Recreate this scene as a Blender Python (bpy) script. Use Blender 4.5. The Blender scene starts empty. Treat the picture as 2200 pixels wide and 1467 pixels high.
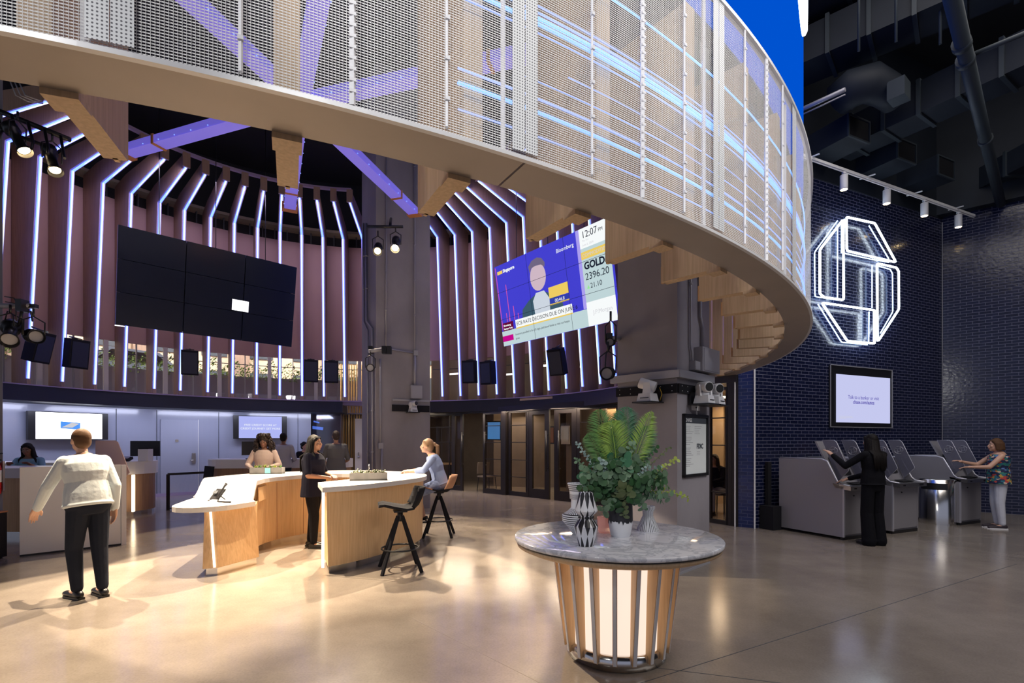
import bpy, bmesh, math, random
from mathutils import Vector, Matrix, Euler
random.seed(7)
PI = math.pi
col = bpy.context.scene.collection
F, X0, Y0, CH = 1100.0, 1100.0, 945.0, 1.6       # focal length in px, principal point, camera height

def at(x, y, D):
    """world point seen at pixel (x, y) at depth D"""
    return Vector(((x - X0) / F * D, D, CH + (Y0 - y) / F * D))
def fl(x, y, h=0.0):
    """point on a level plane of height h seen at pixel (x, y)"""
    D = (CH - h) * F / (y - Y0)
    return Vector(((x - X0) / F * D, D, h))
def polar(a, r, z=0.0):
    a = math.radians(a)
    return Vector((CX + r * math.cos(a), CY + r * math.sin(a), z))
CX, CY = -4.02, 9.26                              # centre of the rotunda
def ang(x, r, near=False):
    """angle (deg) on the rotunda circle of radius r met by the sight line through pixel column x"""
    k = (x - X0) / F
    a = 1 + k * k; b = -2 * (k * CX + CY); c = CX * CX + CY * CY - r * r
    d = math.sqrt(max(b * b - 4 * a * c, 0))
    D = ((-b - d) if near else (-b + d)) / 2 / a
    return math.degrees(math.atan2(D - CY, k * D - CX))

# ------------------------------------------------------------------ materials
M = {}
def mat(name, color=(.5, .5, .5), rough=.5, metal=0, emit=None, es=1.0, coat=0, bump=None, noise=None, trans=0, alpha=1, spec=.5):
    m = bpy.data.materials.new(name); m.use_nodes = True
    n = m.node_tree; b = n.nodes['Principled BSDF']
    b.inputs['Base Color'].default_value = (*color, 1)
    b.inputs['Roughness'].default_value = rough
    b.inputs['Metallic'].default_value = metal
    b.inputs['Coat Weight'].default_value = coat
    b.inputs['Coat Roughness'].default_value = .08
    b.inputs['Transmission Weight'].default_value = trans
    b.inputs['Alpha'].default_value = alpha
    b.inputs['Specular IOR Level'].default_value = spec
    if emit:
        b.inputs['Emission Color'].default_value = (*emit, 1)
        b.inputs['Emission Strength'].default_value = es
    tc = None
    if noise or bump:
        tc = n.nodes.new('ShaderNodeTexCoord')
    if noise:       # (scale, second colour, (sx,sy,sz))
        sc, c2, st = noise
        mp = n.nodes.new('ShaderNodeMapping'); mp.inputs['Scale'].default_value = st
        nz = n.nodes.new('ShaderNodeTexNoise'); nz.inputs['Scale'].default_value = sc; nz.inputs['Detail'].default_value = 6
        rp = n.nodes.new('ShaderNodeValToRGB')
        rp.color_ramp.elements[0].position = .35; rp.color_ramp.elements[1].position = .65
        rp.color_ramp.elements[0].color = (*color, 1); rp.color_ramp.elements[1].color = (*c2, 1)
        n.links.new(tc.outputs['Object'], mp.inputs['Vector']); n.links.new(mp.outputs['Vector'], nz.inputs['Vector'])
        n.links.new(nz.outputs['Fac'], rp.inputs['Fac']); n.links.new(rp.outputs['Color'], b.inputs['Base Color'])
    if bump:        # (scale, strength, distance)
        nz = n.nodes.new('ShaderNodeTexNoise'); nz.inputs['Scale'].default_value = bump[0]; nz.inputs['Detail'].default_value = 3
        bp = n.nodes.new('ShaderNodeBump'); bp.inputs['Strength'].default_value = bump[1]; bp.inputs['Distance'].default_value = bump[2]
        n.links.new(tc.outputs['Object'], nz.inputs['Vector'])
        n.links.new(nz.outputs['Fac'], bp.inputs['Height']); n.links.new(bp.outputs['Normal'], b.inputs['Normal'])
    M[name] = m
    return m

def glass(name, tint=(1, 1, 1), refl=.12, rough=.02):
    m = bpy.data.materials.new(name); m.use_nodes = True
    n = m.node_tree; n.nodes.clear()
    o = n.nodes.new('ShaderNodeOutputMaterial'); mx = n.nodes.new('ShaderNodeMixShader')
    t = n.nodes.new('ShaderNodeBsdfTransparent'); t.inputs['Color'].default_value = (*tint, 1)
    g = n.nodes.new('ShaderNodeBsdfGlossy'); g.inputs['Roughness'].default_value = rough
    fr = n.nodes.new('ShaderNodeLayerWeight'); fr.inputs['Blend'].default_value = .5
    pw = n.nodes.new('ShaderNodeMath'); pw.operation = 'POWER'; pw.inputs[1].default_value = 4; n.links.new(fr.outputs['Facing'], pw.inputs[0])
    ad = n.nodes.new('ShaderNodeMath'); ad.operation = 'ADD'; ad.inputs[1].default_value = refl + .04; ad.use_clamp = True
    n.links.new(pw.outputs[0], ad.inputs[0]); n.links.new(ad.outputs[0], mx.inputs['Fac'])
    n.links.new(t.outputs[0], mx.inputs[1]); n.links.new(g.outputs[0], mx.inputs[2]); n.links.new(mx.outputs[0], o.inputs['Surface'])
    M[name] = m
    return m

def wood(name, c1, c2, rough=.45, sc=(18, 18, .8)):
    return mat(name, c1, rough, noise=(3.0, c2, sc))

wood('oak', (.74, .50, .27), (.64, .41, .21))
wood('oak_pale', (.66, .47, .29), (.55, .38, .22), .5)
wood('oak_brown', (.42, .25, .15), (.34, .19, .11), .5)
wood('fin_wood', (.40, .27, .20), (.32, .21, .155), .55)
mat('mauve', (.48, .31, .32), .6, noise=(1.5, (.44, .28, .29), (1, 1, .4)))
mat('white_top', (.82, .80, .78), .28)
mat('white', (.75, .75, .77), .4)
mat('white_paint', (.72, .72, .74), .5)
mat('chrome', (.72, .70, .68), .18, 1)
mat('steel', (.55, .54, .53), .3, 1, bump=(400, .05, .001))
mat('kiosk', (.30, .29, .32), .42, .25)
mat('kiosk_edge', (.55, .55, .62), .3, .4)
mat('black', (.012, .012, .014), .35)
mat('black_satin', (.02, .02, .024), .9, spec=.08)
mat('black_frame', (.018, .014, .014), .4)
mat('navy_band', (.018, .022, .045), .5)
mat('screen_black', (.008, .014, .038), .3)
mat('screen_side', (.01, .01, .012), .3)
mat('concrete', (.30, .28, .31), .75, noise=(1.6, (.24, .225, .25), (1, 1, .6)), bump=(14, .25, .01))
mat('grey_box', (.36, .36, .40), .5)
mat('conduit', (.33, .33, .38), .4, .3)
mat('soffit', (.40, .345, .30), .42, .2, noise=(3, (.37, .32, .28), (1, 1, 1)))
mat('ring_edge', (.74, .74, .76), .35, .2)
mat('post_white', (.80, .80, .83), .45)
mat('dark_ceiling', (.012, .014, .019), .8)
mat('duct', (.018, .023, .033), .6, 0, noise=(1.2, (.013, .017, .025), (1, 1, 1)), spec=.25)
mat('pipe_dark', (.032, .042, .052), .55, spec=.3)
mat('led', (.1, .1, .2), .5, emit=(.80, .84, 1.0), es=1.5)
mat('led_halo', (.02, .03, .2), .5, emit=(.06, .11, 1.0), es=7.0)  # blue emission imitating the halo round the white LED core
mat('streak_glow', (.3, .5, 1), .5, emit=(.12, .36, 1.0), es=1.7)  # glow of the blue streaks reflected on the ring mesh
mat('led_soft', (.5, .5, 1), .5, emit=(.18, .38, 1.0), es=1.0)
mat('neon', (.9, .95, 1), .5, emit=(.78, .90, 1.0), es=9.0)
mat('neon_dim', (.7, .85, 1), .5, emit=(.42, .62, 1.0), es=3.0)
mat('blue_wall_led', (.0, .0, .01), .6, emit=(.0, .085, .62), es=1.0, spec=0)
mat('white_glow', (1, 1, 1), .5, emit=(1, 1, 1), es=1.6)
mat('warm_glow', (.3, .25, .2), .5, emit=(1, .80, .66), es=1.0)
mat('warm_led', (1, .9, .7), .5, emit=(1, .78, .5), es=5)
mat('white_led', (1, .97, .9), .5, emit=(1, .93, .82), es=1.6)
mat('bulb', (1, .9, .6), .5, emit=(1, .72, .36), es=22)
mat('bulb_dim', (1, .9, .6), .5, emit=(1, .75, .42), es=3)
mat('truss', (.30, .26, .75), .3, 0, emit=(.16, .13, .75), es=.55, spec=.8)
mat('truss_cap', (.60, .24, .07), .5)
mat('lav_trim', (.38, .30, .48), .5)
mat('leather', (.30, .13, .06), .55)
mat('fabric_tan', (.55, .30, .18), .7)
mat('red', (.50, .012, .012), .3)
mat('pot_grey', (.16, .155, .15), .75, noise=(9, (.22, .21, .2), (1, 1, 1)))
mat('card_cyan', (.25, .62, .68), .6)
mat('vase_white', (.82, .83, .86), .3)
mat('vase_black', (.02, .02, .025), .4)
mat('pink_glass', (.85, .42, .36), .15, alpha=.55, emit=(.9, .35, .25), es=.12)
mat('phone', (.03, .03, .034), .85, spec=.08)
mat('yellow_cable', (.7, .42, .03), .5)
mat('paper', (.78, .82, .82), .6)
mat('dark_grey', (.07, .08, .10), .6)
mat('ink', (.05, .06, .08), .6)
mat('lobby_wall', (.20, .165, .14), .7, noise=(2, (.17, .14, .12), (1, 1, 1)))
mat('warm_wall', (.55, .40, .24), .7)
mat('cream_door', (.80, .74, .62), .5)
mat('room_floor', (.20, .165, .13), .3)
mat('hedge', (.10, .20, .04), .8, noise=(25, (.30, .40, .12), (1, 1, 1)))
mat('facade', (.75, .58, .42), .8)
mat('planter_wall', (.20, .19, .24), .8)
mat('car_paint', (.35, .42, .55), .25)
mat('gold_tube', (.65, .42, .16), .35, .6)
mat('back_panel', (.36, .38, .50), .22, spec=.8, coat=.5)
mat('back_panel2', (.40, .42, .54), .22, spec=.8, coat=.5)
mat('red_sign', (.5, .05, .05), .5, emit=(.9, .1, .1), es=.6)
mat('shop_blue', (.05, .2, .5), .4, emit=(.05, .22, .60), es=.7)
mat('art', (.25, .1, .06), .5)
glass('glass_clear', (.93, .94, .97), .03)
glass('glass_dark', (.72, .64, .58), -.02)
glass('kiosk_screen_glass', (.55, .56, .64), .10, .15)
glass('pink_acrylic', (.90, .72, .70), .10, .2)
glass('blue_glass', (.70, .72, .9), .10, .1)

def kiosk_frost():
    m = M['kiosk_screen_glass']; n = m.node_tree
    mx = [q for q in n.nodes if q.type == 'MIX_SHADER'][0]
    d = n.nodes.new('ShaderNodeBsdfDiffuse'); d.inputs['Color'].default_value = (.20, .20, .26, 1)
    m2 = n.nodes.new('ShaderNodeMixShader'); m2.inputs['Fac'].default_value = .62
    o = [q for q in n.nodes if q.type == 'OUTPUT_MATERIAL'][0]
    n.links.new(mx.outputs[0], m2.inputs[1]); n.links.new(d.outputs[0], m2.inputs[2]); n.links.new(m2.outputs[0], o.inputs['Surface'])
kiosk_frost()
def acrylic_frost():
    m = M['pink_acrylic']; n = m.node_tree
    mx = [q for q in n.nodes if q.type == 'MIX_SHADER'][0]
    d = n.nodes.new('ShaderNodeBsdfDiffuse'); d.inputs['Color'].default_value = (.75, .58, .54, 1)
    m2 = n.nodes.new('ShaderNodeMixShader'); m2.inputs['Fac'].default_value = .6
    o = [q for q in n.nodes if q.type == 'OUTPUT_MATERIAL'][0]
    n.links.new(mx.outputs[0], m2.inputs[1]); n.links.new(d.outputs[0], m2.inputs[2]); n.links.new(m2.outputs[0], o.inputs['Surface'])
acrylic_frost()

def floor_mat():
    m = mat('floor', (.30, .26, .22), .2); n = m.node_tree; b = n.nodes['Principled BSDF']
    tc = n.nodes.new('ShaderNodeTexCoord')
    a = n.nodes.new('ShaderNodeTexNoise'); a.inputs['Scale'].default_value = .9; a.inputs['Detail'].default_value = 9; a.inputs['Roughness'].default_value = .65
    r = n.nodes.new('ShaderNodeValToRGB'); r.color_ramp.elements[0].position = .35; r.color_ramp.elements[1].position = .68
    r.color_ramp.elements[0].color = (.23, .195, .165, 1); r.color_ramp.elements[1].color = (.33, .285, .24, 1)
    v = n.nodes.new('ShaderNodeTexNoise'); v.inputs['Scale'].default_value = 60; v.inputs['Detail'].default_value = 2
    rv = n.nodes.new('ShaderNodeValToRGB'); rv.color_ramp.elements[0].position = .3; rv.color_ramp.elements[0].color = (.85, .85, .85, 1); rv.color_ramp.elements[1].position = .6
    mu = n.nodes.new('ShaderNodeMixRGB'); mu.blend_type = 'MULTIPLY'; mu.inputs['Fac'].default_value = .8
    n.links.new(tc.outputs['Object'], a.inputs['Vector']); n.links.new(tc.outputs['Object'], v.inputs['Vector'])
    n.links.new(a.outputs['Fac'], r.inputs['Fac']); n.links.new(v.outputs['Fac'], rv.inputs['Fac'])
    n.links.new(r.outputs['Color'], mu.inputs['Color1']); n.links.new(rv.outputs['Color'], mu.inputs['Color2'])
    n.links.new(mu.outputs['Color'], b.inputs['Base Color'])
    rr = n.nodes.new('ShaderNodeMapRange'); rr.inputs['To Min'].default_value = .10; rr.inputs['To Max'].default_value = .24
    n.links.new(a.outputs['Fac'], rr.inputs['Value']); n.links.new(rr.outputs[0], b.inputs['Roughness'])
    bp = n.nodes.new('ShaderNodeBump'); bp.inputs['Strength'].default_value = .03; bp.inputs['Distance'].default_value = .01
    n.links.new(v.outputs['Fac'], bp.inputs['Height']); n.links.new(bp.outputs['Normal'], b.inputs['Normal'])
    b.inputs['Specular IOR Level'].default_value = .65
floor_mat()

def brick_mat(name, c1, c2, mortar, rough=.17):
    m = mat(name, c1, rough); n = m.node_tree; b = n.nodes['Principled BSDF']
    uv = n.nodes.new('ShaderNodeUVMap')
    br = n.nodes.new('ShaderNodeTexBrick')
    br.inputs['Scale'].default_value = 1; br.inputs['Brick Width'].default_value = .21; br.inputs['Row Height'].default_value = .0635
    br.inputs['Mortar Size'].default_value = .0045; br.inputs['Mortar Smooth'].default_value = .3
    br.inputs['Color1'].default_value = (*c1, 1); br.inputs['Color2'].default_value = (*c2, 1); br.inputs['Mortar'].default_value = (*mortar, 1)
    n.links.new(uv.outputs['UV'], br.inputs['Vector']); n.links.new(br.outputs['Color'], b.inputs['Base Color'])
    nz = n.nodes.new('ShaderNodeTexNoise'); nz.inputs['Scale'].default_value = 14; nz.inputs['Detail'].default_value = 1
    n.links.new(uv.outputs['UV'], nz.inputs['Vector'])
    b1 = n.nodes.new('ShaderNodeBump'); b1.inputs['Strength'].default_value = .25; b1.inputs['Distance'].default_value = .008
    n.links.new(nz.outputs['Fac'], b1.inputs['Height'])
    b2 = n.nodes.new('ShaderNodeBump'); b2.inputs['Strength'].default_value = .6; b2.inputs['Distance'].default_value = .004; b2.invert = True
    n.links.new(br.outputs['Fac'], b2.inputs['Height']); n.links.new(b1.outputs['Normal'], b2.inputs['Normal'])
    n.links.new(b2.outputs['Normal'], b.inputs['Normal'])
    rr = n.nodes.new('ShaderNodeMapRange'); rr.inputs['To Min'].default_value = rough; rr.inputs['To Max'].default_value = .7
    n.links.new(br.outputs['Fac'], rr.inputs['Value']); n.links.new(rr.outputs[0], b.inputs['Roughness'])
brick_mat('brick_navy', (.006, .009, .034), (.010, .014, .048), (.15, .15, .23))
brick_mat('brick_blue', (.008, .018, .10), (.012, .028, .15), (.10, .11, .22))

def mesh_mat():
    """perforated white metal: rows of slots, uv in metres"""
    m = mat('perforated', (.88, .88, .87), .55, .0); n = m.node_tree; b = n.nodes['Principled BSDF']
    uv = n.nodes.new('ShaderNodeUVMap'); sp = n.nodes.new('ShaderNodeSeparateXYZ'); n.links.new(uv.outputs['UV'], sp.inputs[0])
    def mth(op, a, bv=None):
        q = n.nodes.new('ShaderNodeMath'); q.operation = op
        if isinstance(a, (int, float)): q.inputs[0].default_value = a
        else: n.links.new(a, q.inputs[0])
        if bv is not None:
            if isinstance(bv, (int, float)): q.inputs[1].default_value = bv
            else: n.links.new(bv, q.inputs[1])
        return q.outputs[0]
    v = mth('FRACT', mth('MULTIPLY', sp.outputs[1], 1 / .0102))
    u = mth('FRACT', mth('MULTIPLY', sp.outputs[0], 1 / .0125))
    hole = mth('MULTIPLY', mth('GREATER_THAN', v, .42), mth('GREATER_THAN', u, .10))
    u2 = mth('FRACT', mth('ADD', mth('MULTIPLY', sp.outputs[0], 1 / .0125), .5))
    dim = mth('MULTIPLY', mth('LESS_THAN', mth('ABSOLUTE', mth('SUBTRACT', v, .23)), .07), mth('GREATER_THAN', u2, .55))
    hole2 = mth('MAXIMUM', hole, dim)
    n.links.new(mth('SUBTRACT', 1.0, hole2), b.inputs['Alpha'])
mesh_mat()

def dots_mat():
    m = mat('perforated_post', (.78, .80, .82), .45, .1); n = m.node_tree; b = n.nodes['Principled BSDF']
    uv = n.nodes.new('ShaderNodeUVMap'); br = n.nodes.new('ShaderNodeTexVoronoi'); br.inputs['Randomness'].default_value = 0
    mp = n.nodes.new('ShaderNodeMapping'); mp.inputs['Scale'].default_value = (80, 80, 1)
    n.links.new(uv.outputs['UV'], mp.inputs['Vector']); n.links.new(mp.outputs[0], br.inputs['Vector']); br.inputs['Scale'].default_value = 1
    r = n.nodes.new('ShaderNodeValToRGB'); r.color_ramp.interpolation = 'CONSTANT'
    r.color_ramp.elements[0].color = (.10, .10, .12, 1); r.color_ramp.elements[1].color = (.78, .80, .82, 1); r.color_ramp.elements[1].position = .25
    n.links.new(br.outputs['Distance'], r.inputs['Fac']); n.links.new(r.outputs['Color'], b.inputs['Base Color'])
dots_mat()

def marble_mat():
    m = mat('marble', (.75, .76, .8), .08); n = m.node_tree; b = n.nodes['Principled BSDF']
    tc = n.nodes.new('ShaderNodeTexCoord')
    nz = n.nodes.new('ShaderNodeTexNoise'); nz.inputs['Scale'].default_value = 6.5; nz.inputs['Detail'].default_value = 10; nz.inputs['Distortion'].default_value = 1.6
    r = n.nodes.new('ShaderNodeValToRGB'); cr = r.color_ramp
    cr.elements[0].position = .36; cr.elements[0].color = (.74, .75, .81, 1)
    cr.elements[1].position = .60; cr.elements[1].color = (.78, .79, .84, 1)
    e = cr.elements.new(.47); e.color = (.52, .54, .60, 1)
    e = cr.elements.new(.52); e.color = (.78, .79, .84, 1)
    n.links.new(tc.outputs['Object'], nz.inputs['Vector']); n.links.new(nz.outputs['Fac'], r.inputs['Fac']); n.links.new(r.outputs['Color'], b.inputs['Base Color'])
marble_mat()

def stripe_mat(name, mode):
    """black drawing on the white vases, uv: u = turns, v = height 0..1"""
    m = mat(name, (.8, .8, .82), .3); n = m.node_tree; b = n.nodes['Principled BSDF']
    uv = n.nodes.new('ShaderNodeUVMap'); sp = n.nodes.new('ShaderNodeSeparateXYZ'); n.links.new(uv.outputs['UV'], sp.inputs[0])
    U, V = sp.outputs[0], sp.outputs[1]
    def mth(op, a, bv=None):
        q = n.nodes.new('ShaderNodeMath'); q.operation = op
        for i, w in enumerate((a, bv)):
            if w is None: continue
            if isinstance(w, (int, float)): q.inputs[i].default_value = w
            else: n.links.new(w, q.inputs[i])
        return q.outputs[0]
    if mode == 'tri':        # triangles whose width follows a zigzag of the height
        tri = mth('ABSOLUTE', mth('SUBTRACT', mth('MULTIPLY', mth('FRACT', mth('MULTIPLY', U, 10)), 2), 1))
        zz = mth('ABSOLUTE', mth('SUBTRACT', mth('MULTIPLY', mth('FRACT', mth('MULTIPLY', mth('ADD', V, .04), 2.05)), 2), 1))
        k = mth('LESS_THAN', tri, mth('MULTIPLY', zz, .95))
    elif mode == 'vert':
        k = mth('LESS_THAN', mth('FRACT', mth('MULTIPLY', U, 34)), .35)
    else:                    # 'mix': rings at the top and the belly, upright lines elsewhere
        rings = mth('LESS_THAN', mth('FRACT', mth('MULTIPLY', V, 26)), .42)
        vert = mth('LESS_THAN', mth('FRACT', mth('MULTIPLY', U, 40)), .35)
        top = mth('GREATER_THAN', V, .70); belly = mth('MULTIPLY', mth('GREATER_THAN', V, .17), mth('LESS_THAN', V, .40))
        neck = mth('MULTIPLY', mth('GREATER_THAN', V, .50), mth('LESS_THAN', V, .70))
        rz = mth('MAXIMUM', top, belly)
        k = mth('ADD', mth('MULTIPLY', rings, rz), mth('MULTIPLY', mth('MULTIPLY', vert, mth('SUBTRACT', 1.0, rz)), mth('SUBTRACT', 1.0, neck)))
    mx = n.nodes.new('ShaderNodeMixRGB'); mx.inputs['Color1'].default_value = (.80, .81, .85, 1); mx.inputs['Color2'].default_value = (.02, .02, .025, 1)
    n.links.new(k, mx.inputs['Fac']); n.links.new(mx.outputs[0], b.inputs['Base Color'])
stripe_mat('vase_tri', 'tri'); stripe_mat('vase_vert', 'vert'); stripe_mat('vase_mix', 'mix')

def leaf_mat(name, c1, c2):
    m = mat(name, c1, .5, noise=(14, c2, (1, 1, 1)))
leaf_mat('palm_light', (.20, .33, .05), (.27, .42, .08)); leaf_mat('palm_dark', (.03, .12, .06), (.045, .17, .08))
leaf_mat('palm_mid', (.08, .20, .045), (.11, .26, .06))
leaf_mat('leaf_euc', (.10, .19, .11), (.16, .26, .15)); leaf_mat('leaf_deep', (.018, .065, .022), (.035, .11, .035))
leaf_mat('leaf_silver', (.26, .36, .34), (.20, .30, .27)); leaf_mat('leaf_yellow', (.28, .38, .06), (.36, .42, .08))
leaf_mat('succulent', (.10, .26, .06), (.20, .36, .10)); leaf_mat('herb_pale', (.40, .42, .30), (.55, .55, .45)); leaf_mat('leaf_olive', (.09, .13, .05), (.14, .17, .07))

# ------------------------------------------------------------------ objects
XF = {}
def thing(name, label, cat, loc=(0, 0, 0), rotz=0.0, group=None, kind=None):
    o = bpy.data.objects.new(name, None); col.objects.link(o)
    o.location = loc; o.rotation_euler = (0, 0, rotz); o.empty_display_size = .2
    o['label'] = label; o['category'] = cat
    if group: o['group'] = group
    if kind: o['kind'] = kind
    XF[o.name] = Matrix.Translation(Vector(loc)) @ Matrix.Rotation(rotz, 4, 'Z')
    return o
def tag(o, label, cat, group=None, kind=None):
    if label: o['label'] = label
    if cat: o['category'] = cat
    if group: o['group'] = group
    if kind: o['kind'] = kind
    return o
def root_of(o):
    while o.parent: o = o.parent
    return o
def copy_tree(o, parent=None):
    c = o.copy(); col.objects.link(c); c.parent = parent
    if parent is None: XF[c.name] = XF.get(o.name)
    for ch in list(o.children): copy_tree(ch, c)
    return c
def put(o, loc, rotz):
    o.location = loc; o.rotation_euler = (0, 0, rotz)
    XF[o.name] = Matrix.Translation(Vector(loc)) @ Matrix.Rotation(rotz, 4, 'Z')

class MB:
    def __init__(s):
        s.bm = bmesh.new(); s.uv = s.bm.loops.layers.uv.new('UVMap'); s.mi = 0
    def face(s, pts, uvs=None):
        vs = [s.bm.verts.new(p) for p in pts]
        f = s.bm.faces.new(vs); f.material_index = s.mi
        if uvs:
            for l, t in zip(f.loops, uvs): l[s.uv].uv = t
        return s
    def box(s, c, size, rz=0.0, rot=None):
        R = (rot.to_matrix() if isinstance(rot, Euler) else rot) if rot is not None else Matrix.Rotation(rz, 3, 'Z')
        c = Vector(c); hx, hy, hz = size[0] / 2, size[1] / 2, size[2] / 2
        v = [s.bm.verts.new(c + R @ Vector((a * hx, b * hy, d * hz))) for a in (-1, 1) for b in (-1, 1) for d in (-1, 1)]
        for q in ((0, 1, 3, 2), (4, 6, 7, 5), (0, 4, 5, 1), (2, 3, 7, 6), (0, 2, 6, 4), (1, 5, 7, 3)):
            f = s.bm.faces.new([v[i] for i in q]); f.material_index = s.mi
        return s
    def hexa(s, p):
        """p: 4 bottom points then 4 top points in order"""
        v = [s.bm.verts.new(q) for q in p]
        for q in ((3, 2, 1, 0), (4, 5, 6, 7), (0, 1, 5, 4), (1, 2, 6, 5), (2, 3, 7, 6), (3, 0, 4, 7)):
            f = s.bm.faces.new([v[i] for i in q]); f.material_index = s.mi
        return s
    def prism(s, poly, d):
        """closed polygon of 3D points swept by vector d"""
        d = Vector(d); a = [s.bm.verts.new(Vector(p)) for p in poly]; b = [s.bm.verts.new(Vector(p) + d) for p in poly]
        n = len(a)
        for fs in (a[::-1], b):
            f = s.bm.faces.new(fs); f.material_index = s.mi
        for i in range(n):
            f = s.bm.faces.new((a[i], a[(i + 1) % n], b[(i + 1) % n], b[i])); f.material_index = s.mi
        return s
    def slab(s, poly2, z0, z1):
        return s.prism([(x, y, z0) for x, y in poly2], (0, 0, z1 - z0))
    def tube(s, pts, r, n=8, close=False, caps=True):
        pts = [Vector(p) for p in pts]; rings = []
        rr = r if isinstance(r, (list, tuple)) else [r] * len(pts)
        up = Vector((0, 0, 1)); prev = None
        for i, p in enumerate(pts):
            if close: t = pts[(i + 1) % len(pts)] - pts[i - 1]
            else: t = pts[min(i + 1, len(pts) - 1)] - pts[max(i - 1, 0)]
            if t.length < 1e-9: t = Vector((0, 0, 1))
            t.normalize()
            if prev is None:
                a = t.cross(up if abs(t.z) < .95 else Vector((1, 0, 0))).normalized()
            else:
                a = (prev - t * prev.dot(t))
                a = a.normalized() if a.length > 1e-6 else t.orthogonal().normalized()
            prev = a; b = t.cross(a)
            rings.append([s.bm.verts.new(p + (a * math.cos(q) + b * math.sin(q)) * rr[i]) for q in [2 * PI * k / n for k in range(n)]])
        m = len(rings)
        for i in range(m if close else m - 1):
            A, B = rings[i], rings[(i + 1) % m]
            for k in range(n):
                f = s.bm.faces.new((A[k], A[(k + 1) % n], B[(k + 1) % n], B[k])); f.material_index = s.mi; f.smooth = n > 5
        if not close and caps:
            for fs in (rings[0][::-1], rings[-1]):
                f = s.bm.faces.new(fs); f.material_index = s.mi
        return s
    def bar(s, a, b, w, h, up=(0, 0, 1)):
        """rectangular bar from a to b, w across, h along up"""
        a, b = Vector(a), Vector(b); t = (b - a).normalized(); up = Vector(up)
        x = t.cross(up)
        x = x.normalized() if x.length > 1e-6 else t.orthogonal().normalized()
        u = x.cross(t).normalized()
        q = [x * sx * w / 2 + u * sz * h / 2 for sx, sz in ((-1, -1), (1, -1), (1, 1), (-1, 1))]
        return s.hexa([a + k for k in q] + [b + k for k in q])
    def lathe(s, prof, n=32, c=(0, 0, 0), caps=True, smooth=True, a0=0, a1=2 * PI):
        """prof: list of (r, z)"""
        c = Vector(c); full = abs(a1 - a0 - 2 * PI) < 1e-6; rings = []
        m = n if full else n + 1
        for r, z in prof:
            rings.append([s.bm.verts.new(c + Vector((r * math.cos(a0 + (a1 - a0) * k / n), r * math.sin(a0 + (a1 - a0) * k / n), z))) for k in range(m)])
        z0, z1 = prof[0][1], prof[-1][1]
        for i in range(len(prof) - 1):
            for k in range(n):
                k2 = (k + 1) % m if full else k + 1
                f = s.bm.faces.new((rings[i][k], rings[i][k2], rings[i + 1][k2], rings[i + 1][k])); f.material_index = s.mi; f.smooth = smooth
                for l, (uu, vv) in zip(f.loops, ((k, i), (k + 1, i), (k + 1, i + 1), (k, i + 1))):
                    l[s.uv].uv = (uu / n, (prof[vv][1] - z0) / ((z1 - z0) or 1))
        if caps and full:
            for fs in (rings[0][::-1], rings[-1]):
                if (fs[0].co - fs[n // 2].co).length > 1e-5:
                    f = s.bm.faces.new(fs); f.material_index = s.mi
        return s
    def ball(s, c, r, sc=(1, 1, 1), rot=None, sub=2):
        mtx = Matrix.Translation(Vector(c)) @ ((rot.to_matrix().to_4x4() if rot is not None and isinstance(rot, Euler) else rot) if rot is not None else Matrix()) @ Matrix.Diagonal((sc[0] * r, sc[1] * r, sc[2] * r, 1))
        before = len(s.bm.faces)
        res = bmesh.ops.create_icosphere(s.bm, subdivisions=sub, radius=1, matrix=mtx)
        for v in res['verts']:
            for f in v.link_faces: f.smooth = True; f.material_index = s.mi
        return s
    def cone(s, a, b, ra, rb, n=12):
        """round cone: capsule with two radii"""
        a, b = Vector(a), Vector(b)
        s.tube([a, b], [ra, rb], n); s.ball(a, ra); s.ball(b, rb)
        return s
    def build(s, name, m=None, parent=None, world=False, smooth=None, bevel=0, kind=None):
        if bevel:
            es = [e for e in s.bm.edges if len(e.link_faces) == 2 and e.calc_face_angle(0) > .6]
            bmesh.ops.bevel(s.bm, geom=es, offset=bevel, segments=2, affect='EDGES', clamp_overlap=True)
        bmesh.ops.recalc_face_normals(s.bm, faces=s.bm.faces)
        me = bpy.data.meshes.new(name); s.bm.to_mesh(me); s.bm.free()
        ms = m if isinstance(m, (list, tuple)) else [m]
        for k in ms:
            if k: me.materials.append(M[k] if isinstance(k, str) else k)
        if smooth is not None:
            for p in me.polygons: p.use_smooth = smooth
        o = bpy.data.objects.new(name, me); col.objects.link(o)
        if parent:
            o.parent = parent
            if world: me.transform(XF[root_of(parent).name].inverted())
        if kind: o['kind'] = kind
        return o

def arc(r, z, a0, a1, n):
    return [polar(a0 + (a1 - a0) * k / n, r, z) for k in range(n + 1)]
def arcbox(mb, r0, r1, z0, z1, a0, a1, n=40, uvm=False):
    """solid ring sector"""
    P = [[polar(a0 + (a1 - a0) * k / n, r, z) for r, z in ((r0, z0), (r1, z0), (r1, z1), (r0, z1))] for k in range(n + 1)]
    V = [[mb.bm.verts.new(p) for p in q] for q in P]
    for k in range(n):
        for i in range(4):
            j = (i + 1) % 4
            f = mb.bm.faces.new((V[k][i], V[k + 1][i], V[k + 1][j], V[k][j])); f.material_index = mb.mi
    mb.bm.faces.new(V[0]); mb.bm.faces.new(V[-1][::-1])
def struct(name, mb, m, parent=None, **k):
    o = mb.build(name, m, parent, **k)
    if parent is None: o['kind'] = 'structure'
    return o

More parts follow.
